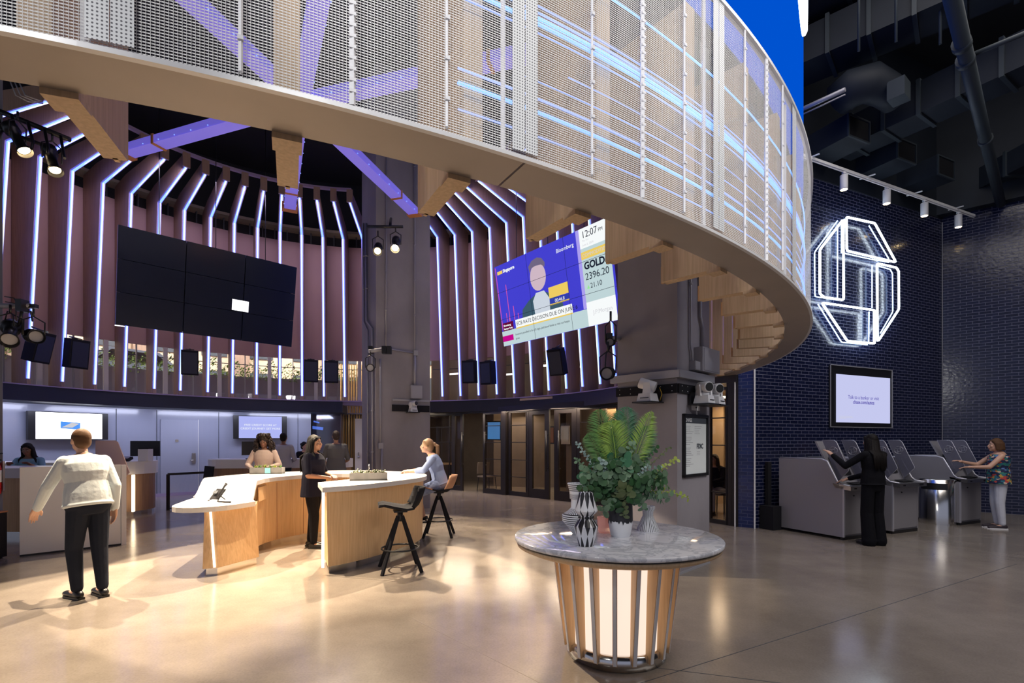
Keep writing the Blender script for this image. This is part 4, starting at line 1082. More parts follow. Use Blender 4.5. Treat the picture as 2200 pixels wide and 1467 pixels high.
tx('12:07', .81, .90, .24, 'tv_black'); tx('PM', .93, .905, .12, 'tv_black'); tx('Thu. Oct', .81, .865, .06, 'tv_ltgrey'); tx('June 6, 2024', .81, .82, .075, 'tv_ltgrey')
tx('COMMODITIES', .80, .71, .12, 'tv_ltgrey', .0); tx('GOLD', .805, .585, .25, 'tv_black', .008); tx('2396.20', .805, .475, .25, 'tv_black'); tx('21.10', .835, .385, .18, 'tv_black')
b = MB(); b.face([P(.81, .385, .009), P(.83, .385, .009), P(.82, .425, .009)]); b.build('price_arrow', 'tv_green', t, True)
tx('J.P.Morgan', .835, .115, .15, 'tv_ltgrey'); tx('Bloomberg', .60, .86, .15, 'tv_white'); tx('Singapore', .092, .89, .14, 'tv_white', .004)
tx('ECB RATE DECISION DUE ON JUNE 6', .165, .215, .155, 'ink'); tx('00:46.8', .545, .352, .13, 'tv_white'); tx('Bloomberg', .028, .24, .08, 'tv_white', .002); tx('Markets Today', .028, .20, .07, 'tv_white', .002)
tx('Investors pencilled in for US high-yield bond funds as rate cut hopes', .14, .10, .085, 'ink'); tx('grow', .14, .05, .085, 'ink')

# ================================================================== wall screens of the teller line
def wallscreen(x0, x1, y0, y1, label, face, side=.0, txt=None):
    a0, a1 = polar(ang(x0, 7.75), 7.75), polar(ang(x1, 7.75), 7.75); u = (a1 - a0); L = u.length; u.normalize()
    zt, zb = CH + (Y0 - y0) / F * a0.y, CH + (Y0 - y1) / F * a0.y
    t = thing('wall_screen', label, 'screen', (a0 + a1) / 2 + Vector((0, 0, zb))); n = Vector((u.y, -u.x, 0))
    if n.dot(-a0) < 0: n = -n
    Z = Vector((0, 0, 1)); b = MB(); c = (a0 + a1) / 2 + Z * ((zt + zb) / 2)
    b.bar(a0 + Z * (zt + zb) / 2, a1 + Z * (zt + zb) / 2, .10, zt - zb); b.build('housing', 'black', t, True)
    k = side; b = MB()
    p, q = a0 + u * L * k + n * .055, a1 - u * L * k + n * .055; g = .02
    b.face([p + Z * (zb + g), q + Z * (zb + g), q + Z * (zt - g), p + Z * (zt - g)]); b.build('picture', face, t, True)
    return t, p, q, u, n, zb, zt
t, p, q, u_, n_, zb, zt = wallscreen(58, 230, 882, 944.5, 'bright white wall screen with a small blue card picture at the left', 'white_glow', .085)
b = MB(); c = p.lerp(q, .5) + n_ * .004; w = .20
b.face([c - u_ * w + Vector((0, 0, zb + .28)), c + u_ * w + Vector((0, 0, zb + .25)), c + u_ * w + Vector((0, 0, zb + .42)), c - u_ * w + Vector((0, 0, zb + .45))]); b.build('card_picture', 'shop_blue', t, True)
b = MB(); b.face([c - u_ * w * .9 + n_ * .002 + Vector((0, 0, zb + .30)), c + u_ * w * .2 + n_ * .002 + Vector((0, 0, zb + .30)), c + u_ * w * .9 + n_ * .002 + Vector((0, 0, zb + .40)), c + u_ * w * .1 + n_ * .002 + Vector((0, 0, zb + .42))]); b.build('card_wave', 'tv_ltgrey', t, True)
t, p, q, u_, n_, zb, zt = wallscreen(501, 616, 892, 942.5, 'lilac wall screen with two lines of small white text', 'ppl_blue', .10)
for s, dz in (('FREE CREDIT SCORE AT', .40), ('CREDIT JOURNEY GET MORE', .29)):
    text(s, .085, 'tv_white', plane_mtx(p.lerp(q, .5) + n_ * .006 + Vector((0, 0, zb + dz)), u_, (0, 0, 1)), t, 'lettering', .0005, 'CENTER')

# ================================================================== teller counters, left side
def capsule(p, q, r, n=12):
    p, q = Vector(p), Vector(q); d = (q - p).normalized(); nn = Vector((-d.y, d.x)); out = []
    for k in range(n + 1):
        w = -PI / 2 + PI * k / n; out.append(tuple(q + d * math.cos(w) * r + nn * math.sin(w) * r))
    for k in range(n + 1):
        w = PI / 2 + PI * k / n; out.append(tuple(p + d * math.cos(w) * r + nn * math.sin(w) * r))
    return out
def counter(label, p, q, r, h, band, strip=None):
    t = thing('teller_counter', label, 'counter', (*((Vector(p) + Vector(q)) / 2), 0)); poly = capsule(p, q, r)
    b = MB(); b.slab(poly, h - band, h); b.build('top_band', 'white_top', t, True, bevel=.01)
    b = MB(); b.slab(inset(poly, .05), .08, h - band); b.build('body', 'oak_brown', t, True)
    b = MB(); b.slab(inset(poly, .08), 0, .08); b.build('toe_kick', 'chrome', t, True)
    if strip is not None:
        b = MB(); b.bar((*strip, .10), (*strip, h - band), .06, .03, (1, 0, 0)); b.build('light_strip', 'warm_led', t, True)
    return t
counter('rounded brown teller counter with a glowing upright light strip', (-10.4, 10.75), (-8.65, 11.25), .72, 1.14, .27, (-7.93, 10.72))
counter('teller counter with pale top directly behind the woman with curly hair', (-7.2, 13.0), (-4.6, 13.3), .45, 1.12, .22)
t = thing('teller_counter', 'oak fronted teller counter at the left edge behind the fire extinguisher', 'counter', (-8.3, 8.6, 0))
b = MB(); b.box((-8.25, 8.75, 1.06), (2.3, .9, .16)); b.build('top_band', 'white_top', t, True, bevel=.01)
b = MB(); b.box((-8.25, 8.75, .54), (2.2, .8, .88)); b.build('body', 'oak', t, True)
b = MB(); b.box((-8.25, 8.75, .05), (2.1, .7, .1)); b.build('toe_kick', 'chrome', t, True)
t = thing('partition_panel', 'upright pale grey partition panel behind the walking man', 'partition', (-6.35, 7.43, 0))
b = MB(); b.bar((-6.76, 7.03, .625), (-5.97, 7.81, .625), .05, 1.2); b.build('panel', 'white_paint', t, True, bevel=.004)
b = MB(); b.bar((-5.97, 7.81, .61), (-5.93, 7.86, .61), .07, 1.22); b.build('end_post', 'white_paint', t, True)
b = MB(); b.bar((-6.76, 7.03, .012), (-5.97, 7.81, .012), .06, .024); b.build('foot', 'black', t, True)
t = thing('storage_box', 'low black cabinet on the floor at the lower left edge', 'cabinet', (-7.4, 7.0, 0))
b = MB(); b.box((-7.55, 6.82, .32), (1.35, .30, .60)); b.build('body', 'black_satin', t, True, bevel=.01)
b = MB(); b.box((-7.55, 6.82, .01), (1.25, .26, .02)); b.build('base', 'black', t, True)
b = MB(); b.box((-7.55, 6.82, .63), (1.37, .32, .02)); b.build('top', 'leather', t, True)
t = thing('privacy_shield', 'pale pink six sided acrylic shield standing behind the walking man', 'shield', at(248, 1000, 8.15))
P_ = [(205, 946), (247, 946), (253, 950), (278, 1014), (257, 1040), (205, 1040)]
b = MB(); b.prism([at(x, y, 8.15) for x, y in P_], (0, .015, 0)); b.build('acrylic_panel', 'pink_acrylic', t, True)
b = MB(); b.prism([at(x, y, 8.14) for x, y in ((205, 1038), (258, 1038), (258, 1044), (205, 1044))], (0, .04, 0)); b.tube([at(232, 1044, 8.16), at(232, 1165, 8.16) * Vector((1, 1, 0))], .02); b.build('stand', 'steel', t, True)
def monitor(loc, rz, w, h, label):
    t = thing('monitor', label, 'monitor', loc, rz)
    b = MB(); b.box((0, 0, .10 + h / 2), (w, .03, h)); b.build('screen', 'black', t, bevel=.005)
    b = MB(); b.bar((0, .03, .01), (0, .03, .16), .05, .03, (0, 1, 0)); b.build('neck', 'black_satin', t)
    b = MB(); b.box((0, .03, .008), (.22, .16, .016)); b.build('foot', 'black_satin', t)
    b = MB(); b.lathe([(.018, 0), (.018, .003)], 16, (0, .017, .12 + h / 2)); b.build('badge', 'grey_box', t)
    return t
monitor((-8.22, 11.48, 1.14), .25, .58, .34, 'black computer monitor on the brown counter left of the door')
monitor((-6.55, 12.85, 1.12), .6, .42, .34, 'black computer monitor on the counter under the lilac screen')
t = thing('receipt_printer', 'small white receipt printer beside the monitor left of the door', 'printer', (-8.03, 11.22, 1.14), .2)
b = MB(); b.box((0, 0, .13), (.20, .22, .26)); b.build('body', 'white', t, bevel=.012)
b = MB(); b.box((0, 0, .275), (.18, .18, .03)); b.build('lid', 'black_satin', t)
t = thing('card_reader', 'dark card terminal on the counter beside the receipt printer', 'terminal', (-8.28, 11.0, 1.14), .2)
b = MB(); b.box((0, 0, .045), (.16, .2, .05), rot=Euler((.3, 0, 0))); b.box((-.2, 0, .02), (.18, .14, .03)); b.build('body', 'phone', t)
b = MB(); b.box((0, -.02, .078), (.10, .09, .006), rot=Euler((.3, 0, 0))); b.build('keypad', 'grey_box', t)
t = thing('document_camera', 'black jointed document stand on the counter beside the curly haired woman', 'stand', (-6.15, 12.75, 1.12))
b = MB(); b.lathe([(.12, 0), (.12, .015)], 20); b.build('foot', 'black', t)
b = MB(); b.tube([(0, 0, .01), (.02, 0, .16), (-.06, 0, .28), (.05, 0, .36)], .016); b.ball((.02, 0, .16), .03); b.build('arm', 'black', t)
b = MB(); b.box((.07, 0, .37), (.12, .05, .06)); b.build('head', 'black', t)
# rail and chair
t = thing('barrier_rail', 'black framed glass barrier between the teller counters and the desk', 'barrier', fl(362, 1096))
A, B = fl(361, 1096), fl(452, 1087); Z = Vector((0, 0, 1))
b = MB(); b.bar(A + Z * .82, B + Z * .82, .05, .05); b.bar(A, A + Z * .82, .05, .05, (1, 0, 0)); b.bar(B, B + Z * .82, .05, .05, (1, 0, 0)); b.bar(A + Z * .04, B + Z * .04, .03, .03); b.build('frame', 'black', t, True)
b = MB(); b.face([A + Z * .05, B + Z * .05, B + Z * .8, A + Z * .8]); b.build('glass_pane', 'glass_clear', t, True)
def chair(loc, rz, label, m, sh=.46):
    t = thing('chair', label, 'chair', loc, rz)
    b = MB(); b.box((0, 0, sh), (.44, .44, .04)); b.build('seat', m, t, bevel=.012)
    b = MB(); b.box((0, .22, sh + .26), (.44, .03, .36), rot=Euler((.12, 0, 0))); b.build('backrest', m, t, bevel=.01)
    for sx in (-1, 1):
        for sy in (-1, 1):
            b = MB(); b.tube([(sx * .19, sy * .18, sh), (sx * .22, sy * .22, 0)], .014, 8); b.build('leg', 'black', t)
    return t
chair(fl(470, 1093), 2.5, 'black chair standing behind the glass barrier', 'black_satin', .56)
chair((-8.35, 9.75, 0), 3.3, 'tan office chair behind the partition panel, turned away', 'fabric_tan', .62)
chair(fl(1046, 1054), .6, 'pale office chair inside the open office doorway', 'lobby_wall', .45)
t = thing('office_table', 'office table with objects in the room behind the woman in blue', 'table', (-3.2, 18.6, 0))
b = MB(); b.box((-3.0, 18.6, .74), (1.7, .8, .04)); b.build('tabletop', 'warm_wall', t, True)
for sx in (-3.75, -2.25):
    b = MB(); b.box((sx, 18.6, .36), (.06, .6, .72)); b.build('leg', 'black_frame', t, True)
t = thing('desk_plant', 'dark leafy plant on the office table behind the glass', 'plant', (-3.1, 18.5, .76))
b = MB(); rnd = random.Random(4); b.lathe([(.09, 0), (.11, .14)], 14); b.build('pot', 'black', t)
b = MB()
for k in range(90):
    d = Vector((rnd.gauss(0, 1), rnd.gauss(0, 1), abs(rnd.gauss(0, .8)))).normalized(); c = Vector((0, 0, .2)) + d * rnd.uniform(.1, .4); s = d.orthogonal().normalized() * .04
    b.face([c - s, c + d * .06, c + s, c - d * .06])
b.build('leaves', 'leaf_deep', t)

# ================================================================== fire extinguisher
t = thing('fire_extinguisher', 'red fire extinguisher on the column at the left edge', 'fire extinguisher', (-7.0, 6.9, .86))
b = MB(); b.lathe([(.07, 0), (.085, .02), (.085, .36), (.07, .42), (.03, .45), (.03, .47)], 24); b.build('cylinder', 'red', t)
b = MB(); b.lathe([(.0865, .17), (.0865, .33)], 24, caps=False); b.build('label_band', 'paper', t)
b = MB(); b.box((0, 0, .50), (.05, .05, .06)); b.bar((-.02, 0, .53), (.13, 0, .56), .02, .015); b.bar((-.02, 0, .50), (.12, 0, .47), .02, .015); b.build('valve', 'black', t)
b = MB(); b.tube([(0, -.02, .50), (.07, -.05, .48), (.11, -.06, .35), (.10, -.06, .2)], .012); b.build('hose', 'black', t)
b = MB(); b.box((0, .093, .25), (.12, .03, .4)); b.build('bracket', 'steel', t)

# ================================================================== machines along the brick wall
KU = Vector((.9085, .418, 0)); KN = Vector((-.418, .9085, 0))
SK = Wall((5.26, 8.15), (-.418, .9085))
def sp(x, y): return SK.px(x, y)
def make_kiosk():
    t = thing('teller_machine', 'x', 'machine', (5.26, 8.15, 0), math.atan2(.418, .9085))
    T = lambda pts, x: [Vector((x, d, z)) for d, z in pts]
    body = [(0.0, .05), (1.13, .05), (1.13, 1.275), (.34, 1.275), (.26, 1.24), (.10, .92), (.05, .87), (.0, .86)]
    b = MB(); b.prism(T(body, 0), (.035, 0, 0)); b.prism(T(body, .745), (.035, 0, 0)); b.build('side_panel', 'kiosk', t, bevel=.004)
    inner_ = [(.02, .05), (1.12, .05), (1.12, 1.24), (.40, 1.24), (.22, .90), (.02, .84)]
    b = MB(); b.prism(T(inner_, .035), (.71, 0, 0)); b.build('cabinet', 'kiosk', t)
    b = MB(); b.box((.39, .01, .44), (.70, .02, .72)); dr = b.build('door', 'kiosk', t, bevel=.003)
    b = MB(); b.tube([(.28, 0, .70), (.28, -.012, .70)], .012, 12); b.build('lock', 'black', dr)
    b = MB(); b.box((.39, .02, .025), (.74, .04, .05)); b.build('base', 'black', t)
    b = MB(); b.bar((0.015, -.012, .05), (.015, -.012, .86), .03, .02, (0, 1, 0)); b.build('corner_trim', 'kiosk_edge', t)
    edge = [(.36, 1.283), (.26, 1.25), (.095, .935), (.03, .885), (-.11, .872)]
    for x in (.0, .745):
        b = MB(); b.tube([(x + .018, d, z) for d, z in [(1.12, 1.283)] + edge], .016, 8); b.build('edge_trim', 'kiosk_edge', t)
    b = MB(); b.hexa([Vector(q) for q in ((-.0, .12, .83), (.78, .12, .83), (.78, -.13, .80), (0, -.13, .80), (0, .16, .90), (.78, .16, .90), (.78, -.13, .865), (0, -.13, .865))]); co_ = b.build('console', 'steel', t, bevel=.006)
    b = MB(); b.box((.62, -.132, .832), (.11, .006, .035)); b.box((.12, -.132, .832), (.06, .006, .02)); b.build('card_slot', 'black', co_)
    b = MB(); b.box((.39, .02, .895), (.30, .14, .012), rot=Euler((.14, 0, 0))); b.build('keypad', 'phone', co_)
    b = MB(); b.hexa([Vector(q) for q in ((.12, .17, .90), (.66, .17, .90), (.66, .20, .90), (.12, .20, .90), (.12, .52, 1.58), (.66, .52, 1.58), (.66, .55, 1.58), (.12, .55, 1.58))]); sc_ = b.build('screen', 'kiosk', t, bevel=.004)
    b = MB(); b.hexa([Vector(q) for q in ((.20, .21, 1.02), (.58, .21, 1.02), (.58, .22, 1.02), (.20, .22, 1.02), (.20, .355, 1.32), (.58, .355, 1.32), (.58, .365, 1.32), (.20, .365, 1.32))]); b.build('display', 'black', sc_)
    wing = [(.13, .93), (-.03, 1.11), (-.03, 1.13), (.16, 1.555), (.20, 1.595), (.40, 1.60)]
    for x in (.10, .60):
        b = MB(); b.prism(T(wing, x), (.012, 0, 0)); wg = b.build('privacy_wing', 'kiosk_screen_glass', t)
        b = MB(); b.tube([Vector((x + .006, d, z)) for d, z in wing], .006, 6, close=True)
        cx, cz, r = .21, 1.42, .07
        for s in range(4):
            w = s * PI / 2
            R2 = lambda a, c: Vector((x - .004, cx + a * math.cos(w) - c * math.sin(w), cz + a * math.sin(w) + c * math.cos(w)))
            b.tube([R2(-.2 * r, .95 * r), R2(.4 * r, .95 * r), R2(.95 * r, .35 * r), R2(-.2 * r, .35 * r)], .0028, 4, close=True)
        b.build('edge_and_mark', 'kiosk_edge', wg)
    return t
k0 = make_kiosk()
for i, s in enumerate((0, 1.31, 3.42)):
    o = k0 if i == 0 else copy_tree(k0)
    p = Vector((5.26, 8.15, 0)) + KU * s; put(o, p, math.atan2(.418, .9085))
    o['label'] = ('grey teller machine the person in black is using, nearest the blue pillar', 'grey teller machine free of users, right of the person in black', 'grey teller machine with a steel bin beside it, used by the person in white trousers')[i]
    o['group'] = 'teller machines along the navy brick wall'
t = thing('shadow_block', 'black block in place of the shadow behind the first teller machine', 'shadow_block', WL.pt(.2, 0, .12))  # black solid drawn where dark shade falls beside the machine
b = MB(); b.hexa([WL.pt(.10, 0, .02), WL.pt(.31, 0, .02), WL.pt(.31, 0, .30), WL.pt(.10, 0, .30), WL.pt(.10, .42, .02), WL.pt(.31, .42, .02), WL.pt(.31, .42, .30), WL.pt(.10, .42, .30)]); b.build('body', 'black_satin', t, True, bevel=.01)
b = MB(); b.hexa([WL.pt(.22, .42, .04), WL.pt(.31, .42, .04), WL.pt(.31, .42, .1), WL.pt(.22, .42, .1), WL.pt(.22, 1.2, .04), WL.pt(.31, 1.2, .04), WL.pt(.31, 1.2, .1), WL.pt(.22, 1.2, .1)]); b.build('upright', 'black_satin', t, True)
# litter bin
bc = Vector((8.37, 9.58, 0)) + KN * .34 - KU * .012; aw = math.atan2(KN.y, KN.x)
t = thing('litter_bin', 'half round polished steel bin with a dark slot beside a teller machine', 'bin', bc, aw)
b = MB(); b.lathe([(.30, .02), (.30, .84), (.285, .85)], 40, a0=0, a1=PI, caps=False); b.slab([(-.3, -.004), (.3, -.004), (.3, .004), (-.3, .004)], .02, .85)
b.build('shell', 'chrome', t)
b = MB(); b.slab([(.287 * math.cos(PI * k / 24), .287 * math.sin(PI * k / 24)) for k in range(25)], .845, .86); b.build('lid', 'steel', t)
b = MB(); b.slab([(.305 * math.cos(PI * k / 24), .305 * math.sin(PI * k / 24)) for k in range(25)], 0, .025); b.build('base_ring', 'chrome', t)
b = MB(); b.lathe([(.303, .66), (.303, .78)], 20, a0=PI * .34, a1=PI * .80, caps=False); b.build('slot', 'black', t)

# recessed screen on the brick wall
def wq(x, y, o=0.0): return WL.at(x, y, o)
t = thing('wall_screen', 'recessed lilac wall screen with banker text above the teller machines', 'screen', wq(1846, 918, .02))
zt, zb = 3.02, 1.875
s0, s1 = WL.px(1780, 850)[0], WL.px(1913, 850)[0]; i0, i1 = WL.px(1793, 850)[0], WL.px(1908, 850)[0]
zT, zB = wq(1780, 783).z, wq(1780, 917.5).z
fr = lambda a, c, z0, z1, d0, d1: [WL.pt(a, z0, d0), WL.pt(c, z0, d0), WL.pt(c, z0, d1), WL.pt(a, z0, d1), WL.pt(a, z1, d0), WL.pt(c, z1, d0), WL.pt(c, z1, d1), WL.pt(a, z1, d1)]
b = MB(); b.hexa(fr(s0, s1, zB, zT, .004, .03)); b.build('back_plate', 'black', t, True)
b = MB()
for q in (fr(s0, s0 + .012, zB, zT, .03, .045), fr(s1 - .012, s1, zB, zT, .03, .045), fr(s0, s1, zB, zB + .012, .03, .045), fr(s0, s1, zT - .012, zT, .03, .045)): b.hexa(q)
b.build('trim_frame', 'grey_box', t, True)
jT, jB = wq(1793, 803.5).z, wq(1793, 907).z
b = MB(); b.hexa(fr(i0, i1, jB, jT, .031, .04)); b.build('picture', 'atm_screen', t, True)
mc = (i0 + i1) / 2 - .02
text('Talk to a banker or visit', .105, 'atm_ink', plane_mtx(WL.pt(mc, (jT + jB) / 2 - .0, .043), WL.u, (0, 0, 1)), t, 'lettering', .0005, 'CENTER')
text('chase.com/autos', .105, 'atm_ink', plane_mtx(WL.pt(mc, (jT + jB) / 2 - .095, .043), WL.u, (0, 0, 1)), t, 'lettering', .0005, 'CENTER', bold=.002)
b = MB()
for k, w in enumerate((.42, .44, .22)): b.hexa(fr(i0 + .08, i0 + .08 + w, jB + .12 - k * .025, jB + .126 - k * .025, .041, .042))
b.build('small_print', 'tv_ltgrey', t, True)

# neon emblem
t = thing('neon_sign', 'large white neon octagon emblem of four interlocking outlines on navy brick', 'sign', wq(1842, 600, .1))
def zp(x, y): return (1700 + x / 3.056, 300 + y / 3.056)
def neon(pts, m, r, o, close=True, nm='neon_tube'):
    b = MB(); P_ = [WL.at(*zp(*p), o) for p in pts]; out = []
    n = len(P_)
    for i in range(n):                # soften the corners
        if not close and i in (0, n - 1): out.append(P_[i]); continue
        a, c, d = P_[i - 1], P_[i], P_[(i + 1) % n]
        out += [c.lerp(a, min(.05 / max((a - c).length, .01), .4)), c.lerp(c.lerp((a + d) / 2, .04), .5), c.lerp(d, min(.05 / max((d - c).length, .01), .4))]
    b.tube(out, r, 8, close=close); return b.build(nm, m, t, True)
neon([(342, 522), (188, 722), (188, 1012), (214, 1034), (344, 1053)], 'neon', .020, .16)
neon([(362, 508), (548, 548), (688, 805), (365, 730)], 'neon', .020, .16)
neon([(563, 812), (690, 840), (705, 862), (707, 1112), (567, 1327)], 'neon', .020, .16)
neon([(200, 1070), (550, 1120), (548, 1338), (368, 1322)], 'neon', .020, .16)
for P_ in ([(303, 532), (152, 740), (155, 1030), (300, 1052)], [(303, 560), (303, 1045)], [(330, 540), (330, 745)], [(348, 520), (345, 745), (500, 780), (640, 805)], [(510, 565), (640, 782)],
           [(530, 825), (530, 1105)], [(575, 830), (650, 852), (664, 880), (666, 1130), (585, 1270)], [(175, 1080), (330, 1330), (500, 1346)], [(510, 1130), (508, 1325)], [(540, 1125), (540, 1335)]):
    neon(P_, 'neon_dim', .011, .06, False)
b = MB()
for x, y in ((188, 800), (344, 800), (460, 530), (620, 680), (705, 980), (565, 1000), (300, 1085), (450, 1330), (340, 1290)): b.tube([WL.at(*zp(x, y), .02), WL.at(*zp(x, y), .16)], .008, 6)
b.build('standoffs', 'grey_box', t, True)

# track light
t = thing('track_light_rail', 'white ceiling track running along the brick wall above the neon emblem', 'track', (5.24, 9.0, 6.5))
A = Vector((4.6, 8.70, 6.55)); B = Vector((10.17, 11.27, 6.53))
b = MB(); b.bar(A, B, .05, .045); b.bar(A + Vector((0, 0, -.035)), B + Vector((0, 0, -.035)), .012, .02); b.build('rail', 'white', t, True)
for k in (.12, .38, .63, .88):
    b = MB(); p = A.lerp(B, k); b.bar(p + Vector((-.08, .10, .03)), p + Vector((.08, -.10, .03)), .03, .015); b.build('clip', 'white', t, True)
for i, (x, lab) in enumerate(((1813, 'above the left half of the emblem'), (1905, 'above the right half of the emblem'), (1986, 'third along the track, near the wall corner'), (2059, 'last on the track, past the wall corner'))):
    k = (x - X0) / F; s = (k * A.y - A.x) / ((B - A).x - k * (B - A).y); p = A + (B - A) * s
    t = thing('track_spotlight', 'white cylinder track spotlight %s' % lab, 'spotlight', p, 0, 'track spotlights')
    b = MB(); b.lathe([(.062, -.36), (.065, -.35), (.065, -.10), (.05, -.09)], 20); b.build('body', 'white', t)
    b = MB(); b.tube([(0, 0, -.09), (0, 0, -.025)], .015); b.box((0, 0, -.05), (.05, .05, .03)); b.build('joint', 'white', t)
    b = MB(); b.lathe([(.055, -.362), (.001, -.363)], 20, caps=False); b.build('lens', 'bulb', t)
# ================================================================== people
def floral():
    m = mat('floral', (.05, .1, .2), .7); n = m.node_tree; b = n.nodes['Principled BSDF']
    tc = n.nodes.new('ShaderNodeTexCoord'); v = n.nodes.new('ShaderNodeTexVoronoi'); v.inputs['Scale'].default_value = 22
    r = n.nodes.new('ShaderNodeValToRGB'); cr = r.color_ramp; cr.interpolation = 'CONSTANT'
    cols = [(0, (.01, .02, .07)), (.25, (.02, .16, .22)), (.42, (.01, .02, .08)), (.55, (.50, .06, .05)), (.65, (.03, .22, .16)), (.75, (.60, .35, .06)), (.85, (.10, .20, .45)), (.93, (.6, .45, .35))]
    cr.elements[0].color = (*cols[0][1], 1); cr.elements[1].position = cols[1][0]; cr.elements[1].color = (*cols[1][1], 1)
    for p, c in cols[2:]: e = cr.elements.new(p); e.color = (*c, 1)
    sp_ = n.nodes.new('ShaderNodeSeparateXYZ'); mp = n.nodes.new('ShaderNodeMapping'); mp.inputs['Scale'].default_value = (1, 1, 1.6)
    n.links.new(tc.outputs['Object'], mp.inputs['Vector']); n.links.new(mp.outputs[0], v.inputs['Vector']); n.links.new(v.outputs['Color'], sp_.inputs[0]); n.links.new(sp_.outputs[0], r.inputs['Fac']); n.links.new(r.outputs['Color'], b.inputs['Base Color'])
floral()
cloth = lambda n_, c, r=.85: mat(n_, c, r, bump=(11, .28, .03), spec=.15)
cloth('c_white', (.66, .72, .74)); cloth('c_black', (.006, .006, .009)); cloth('c_trouser', (.018, .022, .035)); cloth('c_cream', (.72, .55, .46)); cloth('c_navy', (.010, .010, .022)); cloth('c_blue', (.30, .38, .62)); cloth('c_teal', (.20, .36, .48)); cloth('c_grey', (.13, .13, .14)); cloth('c_paleshirt', (.42, .42, .50)); cloth('c_jeans', (.62, .64, .72))
mat('skin_l', (.62, .36, .25), .5); mat('skin_m', (.42, .22, .14), .5); mat('skin_d', (.24, .11, .065), .45); mat('lip', (.40, .09, .08), .4)
mat('hair_black', (.007, .005, .005), .6, bump=(90, .5, .01), spec=.2); mat('hair_brown', (.10, .05, .025), .65, bump=(60, .25, .006), spec=.2); mat('hair_dkbrown', (.028, .014, .010), .6, bump=(60, .8, .02)); mat('hair_blond', (.26, .15, .08), .45, bump=(90, .5, .01))
mat('eye_white', (.42, .40, .38), .4); mat('eye_dark', (.01, .008, .006), .2)

JD = dict(pelvis=(0, 0, .94), chest=(0, 0, 1.25), neck=(0, .01, 1.42), head=(0, -.02, 1.575),
          shL=(.165, .01, 1.375), elL=(.21, .03, 1.10), wrL=(.22, -.05, .86), shR=(-.165, .01, 1.375), elR=(-.21, .03, 1.10), wrR=(-.22, -.05, .86),
          hipL=(.085, 0, .90), knL=(.09, -.02, .49), anL=(.09, .02, .085), toeL=(.10, -.15, .03), hipR=(-.085, 0, .90), knR=(-.09, -.02, .49), anR=(-.09, .02, .085), toeR=(-.10, -.15, .03))
def remeshed(mb, name, m, parent, vox, smooth=3):
    bmesh.ops.recalc_face_normals(mb.bm, faces=mb.bm.faces)
    me = bpy.data.meshes.new(name); mb.bm.to_mesh(me); mb.bm.free(); o = bpy.data.objects.new(name, me); col.objects.link(o)
    r = o.modifiers.new('r', 'REMESH'); r.mode = 'VOXEL'; r.voxel_size = vox; r.use_smooth_shade = True
    s = o.modifiers.new('s', 'SMOOTH'); s.factor = .5; s.iterations = smooth
    bpy.context.view_layer.update()
    me2 = bpy.data.meshes.new_from_object(o.evaluated_get(DG())); me2.name = name
    o.modifiers.clear(); o.data = me2; bpy.data.meshes.remove(me)
    me2.materials.clear(); me2.materials.append(M[m]); o.parent = parent
    for p in me2.polygons: p.use_smooth = True
    return o
